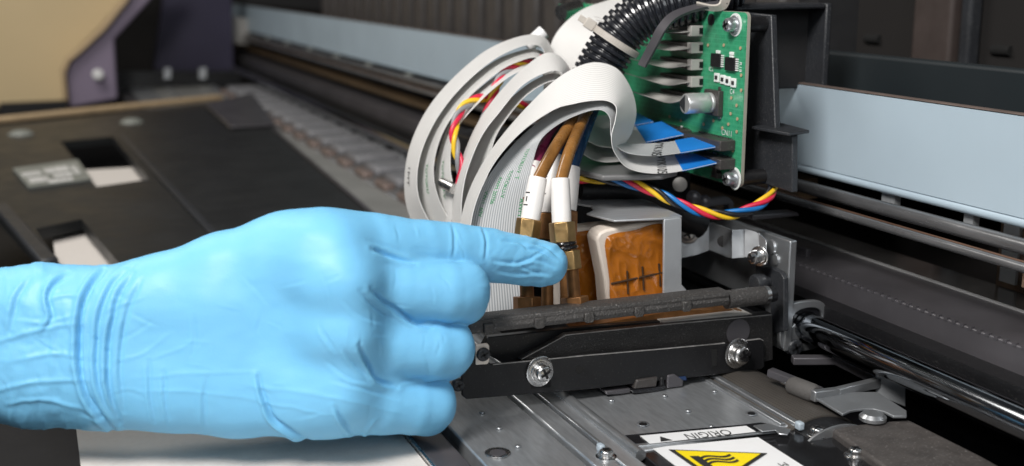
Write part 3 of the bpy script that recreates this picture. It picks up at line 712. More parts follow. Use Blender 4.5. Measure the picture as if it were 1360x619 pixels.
for q in ((984,64),(972,130),(979,140),(971,151),(980,158),(985,120),(968,165),(979,175),(974,200),(960,170),(985,100),(962,60),(941,60),(948,160),(935,165),(905,160),(890,155)):
    p = B(*q, .0002); MB().lathe(p, -EX, [(.0009,0),(.0009,.0003)], 10).build('solder_dot', tan_m, cb)
mb = letters('CN11', .0042, B(966,177,.0003), -EY, EZ); letters('C4', .0036, B(973,122,.0003), -EY, EZ, mb=mb); letters('R18', .0032, B(984,89,.0003), -EZ, -EY, mb=mb); letters('IC2', .003, B(945,92,.0003), -EY, EZ, mb=mb)
mb.build('silkscreen_lettering', silk, cb)
bbox_on(955,222,.004,.006,.003,'coil',conn_dk); bbox_on(955,232,.006,.003,.003,'coil',conn_dk)
rg2 = random.Random(11)
for _ in range(26):
    q = (rg2.uniform(905, 984), rg2.uniform(44, 226))
    if 940 < q[0] < 982 and (58 < q[1] < 116 or 120 < q[1] < 155) or q[1] > 178 and q[0] > 915 or q[0] < 942 and q[1] < 160: continue
    o_ = bbox_on(*q, rg2.choice((.0022,.003)), rg2.choice((.0012,.0022)), .0008, 'small_part', rg2.choice((silk, conn_dk, conn_lt)))
# edge-on grey connectors, upper rows
ucon = []
for y in (41,63.5,86,108.5,131):
    p = PX(934, y, XB2); 
    c = MB().box(p+V(-.0072,0,-.0028), p+V(0,.0045,.0028)).build('connector', conn_lt, cb, bev=.0003)
    MB().box(p+V(-.0060,.0046,-.0024), p+V(0,.036,.0024)).build('connector_shade_body', conn_dk, c, bev=.0003)  # dark body added to paint the shade between the stacked ribbons
    MB().box(p+V(-.0024,-.0003,-.0016), p+V(-.0003,.002,.0016)).build('connector_latch', blk, c)
    ucon.append(p)
# black connectors, lower rows
lcon = []
for r_, (px, py) in enumerate(((977,193),(977,217.5))):
    p0 = PX(px, py, XB2)
    for k in range(3):
        p = p0+V(0, k*.043, 0)
        c = MB().box(p+V(-.0092,0,-.0028), p+V(0,.036,.0026)).build('connector', conn_dk, cb, bev=.0005)
        mb = MB()
        for j in range(16): mb.box(p+V(-.0012,.002+j*.0021,.0026), p+V(.0002,.0032+j*.0021,.0032))
        mb.build('connector_pins', steel, c)
        lcon.append(p)

# ================================================================== FLAT RIBBON CABLES
def ribbon(E1, E2, m, label, th=.0003, n=9, stiff=None, group='flat ribbon cables', world=False, marks=None):
    A = cr([D(*q) if not world else q for q in E1], n); Bp = cr([D(*q) if not world else q for q in E2], n)
    o = MB().strip(A, Bp, th).build('ribbon_cable', m, smooth=60); tag(o, label, 'ribbon cable', group)
    N = len(A)
    def S(u, k, off=0.):
        k = min(max(k, 0), N-1.001); i = int(k); t = k-i
        a = A[i]*(1-t)+A[i+1]*t; b = Bp[i]*(1-t)+Bp[i+1]*t
        nn = nrm(np.cross(A[i+1]-A[i], Bp[i]-A[i])); p = a*(1-u)+b*u
        if np.dot(nn, C-p) < 0: nn = -nn
        return p+nn*(th/2+off)
    if stiff:
        k0 = int((N-1)-stiff*n)
        MB().strip(A[k0:], Bp[k0:], th+.0005).build('stiffener', blue_st, o)
    for (txt, size, u, k, ang, mm, nm) in marks or ():
        vs, fs = text2d(txt, size); L = np.linalg.norm((A+Bp)[1:]/2-(A+Bp)[:-1]/2, axis=1)
        i = int(min(k, N-2)); W = np.linalg.norm(Bp[i]-A[i]); ca, sa = math.cos(ang), math.sin(ang)
        out = []
        for v in vs:
            along = v[1]*sa-v[0]*ca; across = v[0]*sa+v[1]*ca
            out.append(S(u+across/W, k+along/L[i], .00025))
        MB().add(out, fs).build(nm, mm, o)
    return o
HP = math.pi/2
ribbon([(608,420,.606),(608,335,.606),(613,288,.606),(628,242,.606),(655,196,.606),(691,152,.606),(731,112,.606),(762,91,.606),(792,83,.606),(820,92,.605),(838,118,.603),(845,148,.600),(839,176,.598),(829,194,.600),(840,204,.606),(882,207,.612),(922,203,.622)],
       [(624,420,.580),(623,335,.579),(627,288,.579),(641,246,.579),(661,210,.579),(695,173,.580),(735,146,.581),(762,138,.581),(785,134,.580),(806,134,.579),(818,142,.577),(817,160,.574),(812,182,.573),(817,204,.576),(838,225,.582),(885,230,.590),(955,216,.600)],
       ffc, 'broad white ribbon cable arching outermost over the brass fittings, ending lowest on the board', stiff=.62, marks=[('VYK105', .0075, .55, 15*9-1, HP, ink_blk, 'cable_print')])
ribbon([(624,420,.586),(622,340,.586),(627,290,.587),(641,248,.588),(664,213,.59),(694,180,.594),(729,152,.598),(765,132,.600),(795,106,.602),(818,106,.601),(831,125,.599),(836,150,.597),(832,175,.597),(832,189,.600),(850,191,.606),(884,189,.612),(921,183,.620)],
       [(704,420,.583),(696,340,.583),(696,290,.583),(701,248,.583),(708,214,.584),(718,186,.584),(740,166,.584),(768,152,.584),(790,146,.583),(803,148,.581),(810,157,.580),(811,168,.579),(812,182,.579),(822,197,.582),(842,205,.586),(882,206,.592),(955,194.5,.600)],
       ffc_st, 'striped grey ribbon cable with green print right behind the pointing finger', stiff=.62,
       marks=[('TOTOKU-V  T', .0028, .70, 35, 0, ink_grn, 'cable_print'), ('AWM 20706', .0027, .32, 26, 0, ink_grn, 'cable_print'), ('AWM', .0036, .92, 21, 0, ink_grn, 'cable_print'), ('TOTOKU-V', .0028, .50, 28, 0, ink_grn, 'cable_print'), ('VW-1  60V', .0028, .14, 22, 0, ink_grn, 'cable_print'),('VYK105', .0075, .5, 15*9-2, HP, ink_blk, 'cable_print')])
ribbon([(600,300,.636),(603,255,.636),(613,214,.637),(632,168,.638),(660,127,.640),(695,91,.642),(728,70,.644),(752,84,.646),(765,120,.648),(772,180,.652)],
       [(612,300,.608),(614,258,.608),(622,222,.609),(640,180,.610),(664,148,.612),(693,114,.614),(724,97,.616),(745,96,.618),(752,120,.622),(758,180,.626)],
       ffc, 'narrow-looking white ribbon cable arching between the striped cable and the red and yellow wires')
ribbon([(608,300,.630),(612,255,.630),(624,214,.631),(642,173,.632),(668,141,.633),(700,113,.634),(728,99,.635),(746,101,.636),(757,125,.640),(764,180,.646)],
       [(648,300,.612),(645,262,.612),(648,230,.613),(656,188,.614),(672,159,.616),(698,128,.618),(726,110,.620),(742,110,.621),(749,130,.624),(752,180,.628)],
       ffc_gr, 'grey ribbon cable tucked under the second white arch')
ribbon([(552,310,.676),(538,262,.675),(541,208,.675),(560,158,.676),(592,114,.678),(640,71,.680),(682,51,.682),(715,47,.684),(732,64,.686),(738,120,.69)],
       [(578,310,.652),(556,262,.650),(556,216,.650),(574,168,.651),(606,123,.653),(650,83,.656),(688,63,.658),(714,60,.660),(724,74,.662),(728,120,.665)],
       ffc, 'outermost white ribbon cable of the rear bundle, nearest the black apron', marks=[('1MT', .006, .35, 14, 0, ink_blk, 'cable_print')])
ribbon([(566,310,.668),(554,262,.667),(556,214,.667),(576,164,.668),(610,118,.670),(654,83,.672),(690,68,.674),(714,66,.676),(728,80,.678),(732,120,.68)],
       [(606,310,.646),(582,262,.645),(576,220,.645),(590,172,.646),(622,130,.648),(664,94,.650),(696,79,.652),(714,77,.654),(722,88,.656),(724,120,.658)],
       ffc_gr, 'middle ribbon cable of the rear bundle, between two white arches', marks=[('TOTOKU', .004, .6, 14, 0, ink_grn, 'cable_print')])
ribbon([(588,310,.660),(578,262,.659),(580,216,.659),(597,166,.660),(630,124,.662),(670,94,.664),(700,82,.666),(716,82,.668),(728,94,.67),(730,130,.672)],
       [(596,310,.638),(604,262,.637),(598,222,.637),(604,176,.638),(638,134,.640),(676,102,.642),(702,92,.644),(714,92,.646),(722,102,.648),(722,130,.65)],
       ffc, 'innermost ribbon cable of the rear bundle, beside the yellow and red wires', marks=[('TOTOKU-V', .004, .5, 14, 0, ink_grn, 'cable_print')])
ribbon([(860,-20,.712),(815,-2,.708),(775,12,.702),(748,33,.696),(733,56,.694),(730,80,.694),(736,110,.694),(744,160,.696)],
       [(885,24,.674),(848,28,.670),(815,42,.668),(792,64,.666),(779,90,.666),(775,112,.666),(770,140,.668),(768,180,.672)],
       ffc, 'wide white ribbon cable bulging out behind the black corrugated tube')
ribbon([(765,92,.668),(752,120,.666),(748,138,.666),(752,148,.668),(775,153,.672),(806,153,.677),(840,147,.684)],
       [(748,108,.640),(738,130,.638),(740,152,.638),(754,164,.640),(782,170,.644),(820,170,.650),(868,162,.657)], ffc_gr, 'grey ribbon cable with blue end on the third connector from the board edge', stiff=.78)
for (y0, lab) in ((0,'white ribbon cable with blue end on the second connector from the board edge, upper row'),(21.5,'white ribbon cable with blue end on the second connector from the board edge, lower row')):
    ribbon([(790,100+y0,.640),(776,135+y0,.638),(773,152+y0,.638),(780,164+y0,.640),(802,171+y0*.95,.643),(840,169+y0*.9,.648),(879,162+y0*.85,.655)],
           [(775,120+y0,.612),(763,150+y0,.610),(767,172+y0,.610),(782,188+y0,.611),(808,196+y0*.9,.614),(852,190+y0*.9,.621),(908,179+y0*.9,.628)], ffc_gr, lab, stiff=.78)
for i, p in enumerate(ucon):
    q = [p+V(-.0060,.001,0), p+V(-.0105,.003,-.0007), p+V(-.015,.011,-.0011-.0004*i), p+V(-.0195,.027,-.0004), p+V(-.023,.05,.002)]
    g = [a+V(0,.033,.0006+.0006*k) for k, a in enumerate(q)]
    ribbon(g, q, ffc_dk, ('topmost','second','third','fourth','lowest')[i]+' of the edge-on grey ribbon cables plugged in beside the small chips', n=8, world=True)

# ================================================================== CORRUGATED TUBE AND FASTENERS
path = cr(pxd([(784,116,.630),(799,86,.627),(812,64,.625),(826,44,.623),(848,24,.621),(880,9,.619),(925,-4,.619),(975,-22,.622)]), 60)
sl = np.concatenate([[0], np.cumsum(np.linalg.norm(np.diff(path,axis=0),axis=1))])
ph = sl/.0036*2*math.pi; rad = .0120+.0010*np.tanh(3.2*(np.sin(ph)+.5))
ct = thing('corrugated_tube', 'black corrugated cable tube curving in from above the circuit board', 'cable tube', path[0])
MB().tube(path, rad, 30).build('tube', loom_m, ct, smooth=75)
i = int(np.argmin(np.linalg.norm(path-D(818,55,.624),axis=1))); axd = nrm(path[i+4]-path[i-4])
zt_ = thing('cable_tie', 'pale nylon cable tie strapped round the black corrugated tube', 'cable tie', path[i])
prof = [(.0134,-.0018),(.0141,-.0017),(.0141,.0017),(.0134,.0018)]
MB().lathe(path[i], axd, prof, 60).build('strap', tie_m, zt_)
left = nrm(np.cross(axd, nrm(C-path[i]))); left = left if np.dot(left, M@V(-1,0,0)) > 0 else -left
tw = nrm(C-path[i])
mb = MB()
for k in range(26):
    a = -1.35+k*.105; dd = left*math.sin(a)+tw*math.cos(a); t2 = left*math.cos(a)-tw*math.sin(a); c = path[i]+dd*.0141
    mb.prism([c+t2*s*.00035+axd*w for s, w in ((-1,-.0013),(1,-.0013),(1,.0013),(-1,.0013))], dd*.00025)
mb.build('strap_teeth', tie_m, zt_)
c = path[i]+left*.0142+tw*.003
def obox(c, u, v, w, a, b, d): 
    return [c+u*a*i_+v*b*j_+w*d*k_ for i_, j_, k_ in ((-1,-1,-1),(1,-1,-1),(1,1,-1),(-1,1,-1),(-1,-1,1),(1,-1,1),(1,1,1),(-1,1,1))]
BF = [(0,3,2,1),(4,5,6,7),(0,1,5,4),(1,2,6,5),(2,3,7,6),(3,0,4,7)]
hd = MB().add(obox(c+left*.002, left, axd, tw, .0030, .0028, .0022), BF).build('tie_head', tie_m, zt_, bev=.0006)
MB().add(obox(c+left*.0068, left, axd, tw, .0022, .0017, .0006), BF).build('tie_tail', tie_m, zt_, bev=.0003)
gs = MB().strip(cr(pxd([(966,1,.602),(925,7,.600),(893,17,.597),(876,33,.596),(864,55,.598),(848,86,.602)]),10), cr(pxd([(966,6,.599),(928,13,.597),(900,24,.594),(884,41,.593),(873,61,.595),(857,90,.599)]),10), .0016).build('flat_grey_strap', rail_m, smooth=60)
tag(gs, 'flat dark grey strap running along the inner bend of the corrugated tube', 'strap')
wc = MB().strip(cr(pxd([(925,9,.60),(945,14,.60),(962,12,.60),(969,0,.60),(970,-15,.60)]),8), cr(pxd([(925,3,.597),(945,7,.597),(955,5,.597),(958,-4,.597),(959,-15,.597)]),8), .0012).build('cable_clip', tie_m)
tag(wc, 'small white cable clip above the top corner of the board', 'cable clip')
rt = MB().tube(cr([PX(1098,-40,.47),PX(1100,0,.47),PX(1096,40,.47),PX(1082,66,.47)],40), [.0175+.0004*math.sin(i*.7) for i in range(121)], 28).build('hanging_hose', conn_dk)
tag(rt, 'thick grey corrugated hose end hanging in the dark above the beam', 'hose')
# small things peeking out by the cable arches
pk = MB().tube(pxd([(700,62,.70),(722,42,.70)]), .0042, 16).build('white_tube_end', label_wh); tag(pk, 'short white tube end sticking out behind the rear cable arches', 'tube end')
pk = MB().tube(pxd([(745,17,.72),(768,10,.73)]), .0050, 16).build('metal_stud', steel); tag(pk, 'round metal stud beside the wide white ribbon cable', 'stud')
pk = MB().prism(pxd([(750,6,.735),(778,4,.745),(778,12,.745),(752,12,.735)]), V(0,.01,0)).build('green_board_corner', pcb_m); tag(pk, 'small green board corner above the metal stud', 'circuit board')
cl = MB().tube(pxd([(587,243,.640),(594,246,.636),(603,251,.632)]), .0030, 14).build('metal_clip', steel); tag(cl, 'small metal clip at the foot of the rear ribbon cables', 'clip')

# ================================================================== INK TUBES
def ink_tube(label, hose, sleeve, hm, parts, rh=.0030, rs=.0046, marks=False):
    t = thing('ink_tube', label, 'ink tube', D(*parts[-1][1]) if parts else D(*sleeve[1]), 'ink tubes with white sleeves')
    MB().tube(cr(pxd(hose), 8), rh, 18).build('hose', hm, t)
    a, b = D(*sleeve[0]), D(*sleeve[1]); ax = nrm(b-a); L = np.linalg.norm(b-a)
    MB().lathe(a, ax, [(rh+.0002,.0004),(rs*.93,0),(rs*.96,.0006),(rs,L*.3),(rs*1.02,L*.7),(rs,L)], 26).build('sleeve', sleeve_m, t)
    if marks:
        mb = MB(); tc = nrm(C-(a+b)/2); sd = nrm(np.cross(tc, ax)); sd = sd if np.dot(sd, M@V(-1,0,0)) > 0 else -sd
        for f, w, ln in ((.38,.0013,.00025),(.53,.00025,.0012),(.67,.0013,.00025)):
            c = a+ax*L*f; dd = nrm(sd*.72+tc*.69); t2 = np.cross(dd, ax)
            c = c+dd*rs*1.0
            mb.prism([c+t2*s*w+ax*z*ln for s, z in ((-1,-1),(1,-1),(1,1),(-1,1))], dd*.0003)
        mb.build('sleeve_marking', ink_blk, t)
    for nm, p, q, r, m, seg in parts:
        p, q = D(*p), D(*q)
        if nm == 'o_ring':
            ax2 = nrm(q-p); MB().lathe(p, ax2, [(r*.8,0),(r*.95,.0002),(r,.0009),(r*.95,.0016),(r*.8,.0018)], 26).build(nm, m, t)
        else: MB().cyl(p, q, r, seg=seg).build(nm, m, t, bev=.0004 if seg == 6 else 0, smooth=30)
    return t
ink_tube('amber ink tube whose marked white sleeve stands nearest the striped cable, on a brass nut', [(800,92,.655),(786,114,.636),(771,142,.612),(752,173,.588),(733,204,.567),(714,240,.558)], [(714.5,236,.558),(704,292,.556)], amber_hose,
    [('nut',(703,291,.556),(699,319,.556),.0062,brass,6),('o_ring',(699,320,.556),(699,324,.556),.0056,blk_gloss,24),('o_ring',(698.5,325.5,.556),(698,330,.556),.0056,blk_gloss,24),('stem',(698,325,.556),(700,398,.558),.0034,brass_dk,18),('base_nut',(700,394,.558),(700,418,.558),.0068,brass_dk,6)], marks=True)
ink_tube('amber ink tube with plain white sleeve, the one the fingertip touches', [(806,92,.655),(794,116,.634),(780,146,.608),(766,178,.584),(754,208,.565),(745,240,.557)], [(744,237.5,.557),(746,296,.555)], amber_hose,
    [('nut',(746,295,.555),(748,322,.555),.0063,brass,6),('o_ring',(748.5,321.5,.555),(749,326,.555),.0062,blk_gloss,24),('o_ring',(749.5,327,.555),(750,331,.555),.0066,blk_gloss,24),('nut',(755,333,.555),(758,358,.555),.0054,brass,6),('stem',(757,320,.555),(763,398,.556),.0030,brass_dk,18),('base_nut',(763,394,.556),(765,412,.556),.0066,brass_dk,6)])
ink_tube('magenta ink tube behind the marked amber one', [(785,80,.66),(765,112,.640),(747,150,.618),(727,186,.600),(706,224,.586)], [(708,214,.588),(704,262,.586)], magenta, [('nut',(704,262,.586),(702,300,.586),.0050,brass_dk,6)], rh=.0026, rs=.0036)
ink_tube('black ink tube with dark-marked sleeve between the two amber ones', [(796,85,.66),(780,115,.640),(764,150,.618),(748,184,.597),(736,214,.586)], [(736,206,.585),(729,284,.580)], dkblue, [('nut',(729,283,.580),(727,318,.580),.0066,brass_dk,6),('o_ring',(727,318,.580),(727,323,.580),.006,blk_gloss,24),('stem',(727,318,.580),(727,410,.580),.003,brass_dk,16)], marks=True)
ink_tube('black ink tube bending down beside the magenta one', [(790,80,.668),(772,112,.648),(752,150,.625),(734,186,.602),(722,222,.592)], [(721,216,.592),(716,270,.590)], w_blk, [('nut',(716,270,.590),(714,310,.590),.0058,brass_dk,6)], rh=.0030)
ink_tube('dark blue ink tube behind the plain-sleeved amber one', [(812,85,.66),(800,112,.640),(785,150,.615),(772,185,.594),(758,226,.585)], [(758,222,.584),(752,280,.580)], dkblue, [('nut',(752,280,.580),(751,312,.580),.0058,brass_dk,6),('stem',(751,312,.580),(752,410,.580),.003,brass_dk,16)], rh=.0036, rs=.005)

# ================================================================== TWISTED WIRES
def twisted(name, label, pts, cols, rw, rt_, pitch, ph0=0., n=14):
    P = cr(pxd(pts), n); s_ = np.concatenate([[0], np.cumsum(np.linalg.norm(np.diff(P,axis=0),axis=1))])
    t = thing(name, label, 'wire bundle', P[0]); T = np.gradient(P, axis=0); u, _ = frame(T[0]); US = []
    for i in range(len(P)):
        tt = nrm(T[i]); u = nrm(u-tt*np.dot(u,tt)); US.append((u, np.cross(tt,u)))
    for k, m in enumerate(cols):
        q = [P[i]+rt_*(math.cos(a)*US[i][0]+math.sin(a)*US[i][1]) for i in range(len(P)) for a in [ph0+2*math.pi*(s_[i]/pitch+k/len(cols))]]
        MB().tube(q, rw, 10).build('wire', m, t)
    return t
twisted('wire_bundle', 'yellow, red, blue and black wires twisted together below the circuit board', [(745,238,.604),(790,237,.602),(830,242,.600),(868,254,.598),(900,270,.597),(935,282,.597),(970,285,.598),(1000,276,.600),(1019,263,.603),(1028,245,.608),(1030,225,.615)], [w_yel,w_red,w_blu,w_blk], .00125, .0016, .036, 1.2)
twisted('wire_bundle', 'red, yellow and grey twisted wires rising steeply behind the white arches', [(730,76,.665),(700,84,.662),(674,94,.655),(659,114,.650),(650,142,.647),(638,172,.643),(626,205,.640),(614,245,.636),(608,300,.634)], [w_red,w_yel,w_red,w_gry], .00125, .0015, .024, .4)
twisted('wire_bundle', 'yellow, red and grey twisted wires looping low to the rear ribbon cables', [(770,120,.672),(735,134,.668),(700,140,.664),(665,130,.656),(636,131,.646),(614,144,.640),(603,172,.634),(606,200,.632),(612,226,.632),(610,262,.634),(606,300,.638)], [w_yel,w_red,w_gry], .0013, .0014, .026, 2.4)
for q, lab in (([(632,230,.655),(645,206,.652),(668,186,.650),(700,174,.650),(745,170,.655)],'black cable bending behind the striped ribbon cable, the upper one'),([(640,245,.648),(655,218,.645),(680,198,.643),(712,190,.645),(760,190,.65)],'black cable bending behind the striped ribbon cable, the lower one')):
    tag(MB().tube(cr(pxd(q),10), .0032, 16).build('black_cable', loom_m), lab, 'cable', 'black cables behind the ribbons')
tag(MB().tube(cr(pxd([(770,250,.63),(830,252,.635),(880,268,.64),(910,290,.645),(930,300,.65)]),10), .0075, 16).build('dark_hose', blk), 'thick dull black hose under the twisted four-colour wires', 'hose')
# ================================================================== GLOVED HAND (one continuous surface)
def camp(px, py, d): return np.array([(px-CX)/F*d, -(py-CY)/F*d, -d])
HS = .0007
lo = np.array([camp(-150,0,.47)[0], camp(0,612,.50)[1], -.590]); hi = np.array([camp(765,0,.54)[0], camp(0,262,.49)[1], -.438])
gn = np.ceil((hi-lo)/HS).astype(int)
gx_, gy_, gz_ = [lo[i]+HS*np.arange(gn[i]) for i in range(3)]
FLD = np.full(tuple(gn), .03, np.float32)
def smin(a, b, k):
    h = np.clip(.5+.5*(b-a)/k, 0, 1); return b+(a-b)*h-k*h*(1-h)
def cone(fld, a, b, k, sq=1.0):
    """union a tapered capsule into the field; a, b = (px, py, depth, radius in px)"""
    A = camp(*a[:3]); Bb = camp(*b[:3]); ra = a[3]*a[2]/F; rb = b[3]*b[2]/F
    mg = .016
    l = np.maximum(((np.minimum(A-ra, Bb-rb)-mg-lo)/HS).astype(int), 0); h = np.minimum(((np.maximum(A+ra, Bb+rb)+mg-lo)/HS).astype(int)+1, gn)
    if np.any(h <= l): return
    X = gx_[l[0]:h[0], None, None].astype(np.float32); Y = gy_[None, l[1]:h[1], None].astype(np.float32); Zg = gz_[None, None, l[2]:h[2]].astype(np.float32)
    d = Bb-A; L2 = float(d@d)
    t = np.clip(((X-A[0])*d[0]+(Y-A[1])*d[1]+(Zg-A[2])*d[2])/L2, 0, 1)
    dist = np.sqrt((X-A[0]-t*d[0])**2+(Y-A[1]-t*d[1])**2+(sq*(Zg-A[2]-t*d[2]))**2)-(ra+(rb-ra)*t)
    s = (slice(l[0],h[0]), slice(l[1],h[1]), slice(l[2],h[2]))
    kk = k if np.isscalar(k) else k[s]
    fld[s] = smin(fld[s], dist.astype(np.float32), kk)
def chain(pts, k, fld=None, sq=1.0):
    f = FLD if fld is None else fld
    for a, b in zip(pts[:-1], pts[1:]): cone(f, a, b, k, sq)
dp = .492
# forearm and palm
for pts in ([(-170,418,dp,58),(60,417,dp,58),(140,417,dp,54),(215,398,dp,53),(300,370,dp,54),(385,348,dp,55),(430,343,dp+.001,51)],
            [(-170,458,dp+.006,74),(60,458,dp+.006,72),(140,456,dp+.004,66),(300,428,dp,64),(430,394,dp,48)],
            [(-170,500,dp,58),(60,500,dp,58),(140,500,dp,56),(300,490,dp-.001,59),(425,460,dp,46)],
            [(140,505,dp,50),(230,513,dp,50),(320,520,dp,52),(410,525,dp,49),(430,527,dp+.001,45)],
            [(200,440,.512,58),(330,430,.520,50),(440,420,.520,40)]):
    chain(pts, .012, sq=1.15)
for pts in ([(430,343,.4905,52),(520,335,.503,41)], [(430,388,.4905,47),(530,385,.4985,38)], [(430,445,.4905,46),(520,459,.499,36)], [(425,520,.4925,44),(510,535,.501,34)]): chain(pts, .010)
# fingers, each its own chain, joined with a web that tightens towards the tips
gxm = (gx_/(dp)*F+CX)
kx = np.clip((gxm-455)/140, 0, 1); kx = kx*kx*(3-2*kx); KW = (.0115*(1-kx)+.0007*kx).astype(np.float32)[:, None, None]*np.ones(tuple(gn), np.float32)
def finger(pts, k=.0007):
    f = np.full(tuple(gn), .03, np.float32); chain(pts, k, f)
    global FLD
    h = np.clip(.5+.5*(f-FLD)/KW, 0, 1); FLD = f+(FLD-f)*h-KW*h*(1-h)
finger([(380,348,dp,52),(436,342,.489,56),(500,333,.4975,46),(560,332,.508,40),(600,334,.516,38.5),(650,339,.526,36),(690,345,.534,33.5),(716,350,.539,31),(724,351,.5405,29.5)])
finger([(390,372,dp,42),(450,376,.487,46),(530,383,.495,44),(590,388,.501,41.5),(603,388,.503,40)]); finger([(616,381,.506,34),(615,399,.508,33)], .002)
finger([(613,387,.505,38.5),(598,401,.521,35),(570,406,.532,31),(525,406,.534,28)])
finger([(395,425,dp,44),(450,441,.488,46),(520,458,.496,43),(572,465,.502,40),(582,465,.504,39)]); finger([(596,455,.507,32.5),(593,474,.509,32)], .002); finger([(594,465,.506,37),(580,474,.521,34),(545,477,.532,30),(500,476,.534,28)])
finger([(380,500,dp,46),(450,518,.491,45),(510,533,.498,40),(548,539,.504,38),(559,539,.506,36.5)]); finger([(575,530,.509,31),(569,549,.511,30)], .002); finger([(571,539,.508,35),(556,545,.521,32),(520,542,.532,28),(490,540,.534,26)])
finger([(250,420,.515,48),(340,408,.532,40),(430,398,.548,32),(500,396,.556,28),(540,398,.557,25)], .008)     # thumb folded behind
# knuckles
for a, r in (((448,340,.478),34),((464,384,.473),30),((466,448,.475),28),((458,520,.481),26)): cone(FLD, (*a,r), (a[0]-22,a[1],a[2]+.002,r), .014)
# open the wrist side: cut flat at the cuff
# --- surface nets
def surface_nets(f):
    s = f < 0; nx, ny, nz = f.shape
    cs = [(i,j,k) for i in (0,1) for j in (0,1) for k in (0,1)]
    sub = lambda a, c: a[c[0]:nx-1+c[0], c[1]:ny-1+c[1], c[2]:nz-1+c[2]]
    cnt = sum(sub(s, c).astype(np.int8) for c in cs); act = (cnt > 0) & (cnt < 8)
    idx = np.full(act.shape, -1, np.int64); I = np.argwhere(act); idx[act] = np.arange(len(I))
    acc = np.zeros((len(I),3)); num = np.zeros(len(I))
    g = lambda c: f[I[:,0]+c[0], I[:,1]+c[1], I[:,2]+c[2]]
    for a in range(3):
        for c in cs:
            if c[a]: continue
            c2 = list(c); c2[a] = 1; va, vb = g(c), g(c2); m = (va < 0) != (vb < 0)
            t = np.where(m, va/np.where(m, va-vb, 1), 0)
            pt = np.array(c, float)[None,:]+0*t[:,None]; pt[:,a] = pt[:,a]+t
            acc += pt*m[:,None]; num += m
    Vt = I+acc/num[:,None]
    quads = []
    for a in range(3):
        b, c = (a+1) % 3, (a+2) % 3
        sl0 = [slice(None)]*3; sl1 = [slice(None)]*3; sl0[a] = slice(0,-1); sl1[a] = slice(1,None)
        e = s[tuple(sl0)] != s[tuple(sl1)]; E = np.argwhere(e)
        E = E[(E[:,b] > 0) & (E[:,c] > 0) & (E[:,b] < f.shape[b]-1) & (E[:,c] < f.shape[c]-1)]
        def cell(db, dc):
            q = E.copy(); q[:,b] -= db; q[:,c] -= dc; return idx[q[:,0],q[:,1],q[:,2]]
        Q = np.stack([cell(0,0),cell(1,0),cell(1,1),cell(0,1)],1)
        fl = s[E[:,0],E[:,1],E[:,2]]; Q[fl] = Q[fl][:,::-1]; quads.append(Q)
    Q = np.vstack(quads); return Vt, Q[(Q >= 0).all(1)]
Vg, Qg = surface_nets(FLD)
Pc = lo+Vg*HS                         # camera-frame coordinates
def vnormals(P, Q):
    n = np.cross(P[Q[:,2]]-P[Q[:,0]], P[Q[:,3]]-P[Q[:,1]]); out = np.zeros_like(P)
    for k in range(4): np.add.at(out, Q[:,k], n)
    return out/(np.linalg.norm(out,axis=1)[:,None]+1e-12)
def relax(P, Q, it, w=.5):
    for _ in range(it):
        acc = np.zeros_like(P); cn = np.zeros(len(P))
        for k in range(4):
            for dlt in (1,3):
                np.add.at(acc, Q[:,k], P[Q[:,(k+dlt) % 4]]); np.add.at(cn, Q[:,k], 1)
        P = P*(1-w)+w*acc/np.maximum(cn,1)[:,None]
    return P
Pc = relax(Pc, Qg, 3)
Nc = vnormals(Pc, Qg)
# orient outwards
ctr = Pc.mean(0)
if np.mean(np.einsum('ij,ij->i', Nc, Pc-ctr)) < 0: Qg = Qg[:,::-1]; Nc = -Nc
# --- glove folds: crease lines laid over the hand's own surface chart
UV = np.stack([CX+F*Pc[:,0]/-Pc[:,2], CY-F*Pc[:,1]/-Pc[:,2]],1)
def hnoise(p, seed):
    """smooth value noise on 2-D points"""
    i = np.floor(p).astype(int); f = p-i; f = f*f*(3-2*f)
    def h(a, b): return np.abs(np.modf(np.sin(a*127.1+b*311.7+seed*74.7)*43758.5453)[0])
    a = h(i[:,0],i[:,1]); b = h(i[:,0]+1,i[:,1]); c = h(i[:,0],i[:,1]+1); d = h(i[:,0]+1,i[:,1]+1)
    return (a*(1-f[:,0])+b*f[:,0])*(1-f[:,1])+(c*(1-f[:,0])+d*f[:,0])*f[:,1]
def fbm(p, seed, o=3):
    s = 0; a = .5
    for k in range(o): s = s+a*(hnoise(p*2**k, seed+k)-.5); a *= .5
    return s
disp = np.zeros(len(Pc))
wob = np.stack([fbm(UV/30., 3), fbm(UV/30., 9)],1)*4.5
UW = UV+wob
def crease(pts, amp, w, side=0.0, taper=True):
    """amp in mm: negative = valley; side adds a rounded lip on one side"""
    w = w*.72; P = cr(pts, 6) if len(pts) > 2 else np.array(pts, float)
    lo_, hi_ = P.min(0)-5*w, P.max(0)+5*w
    m = np.where(((UW > lo_) & (UW < hi_)).all(1))[0]
    if not len(m): return
    U = UW[m]; best = np.full(len(m), 1e9); sg = np.zeros(len(m)); tt = np.zeros(len(m)); n = len(P)-1
    for i in range(n):
        a, b = P[i], P[i+1]; d = b-a; t = np.clip(((U-a)@d)/(d@d+1e-9), 0, 1); q = U-a-t[:,None]*d; dd = np.hypot(q[:,0],q[:,1])
        k = dd < best; best[k] = dd[k]; sg[k] = np.sign(d[0]*q[k,1]-d[1]*q[k,0]); tt[k] = (i+t[k])/n
    e = np.sin(np.pi*np.clip(tt,.02,.98))**.5 if taper else 1
    x = best*sg/w
    disp[m] += amp*1e-3*e*(np.exp(-x*x) - side*np.exp(-((x-1.9)/1.3)**2))
def fold(pts, a=1.2, w=4.5, lip=.8): crease(pts, -a*1.35, w, lip)
fold([(138,360),(118,384),(108,418),(106,455),(109,502),(122,538),(150,570)], 2.5, 4.6, .55)
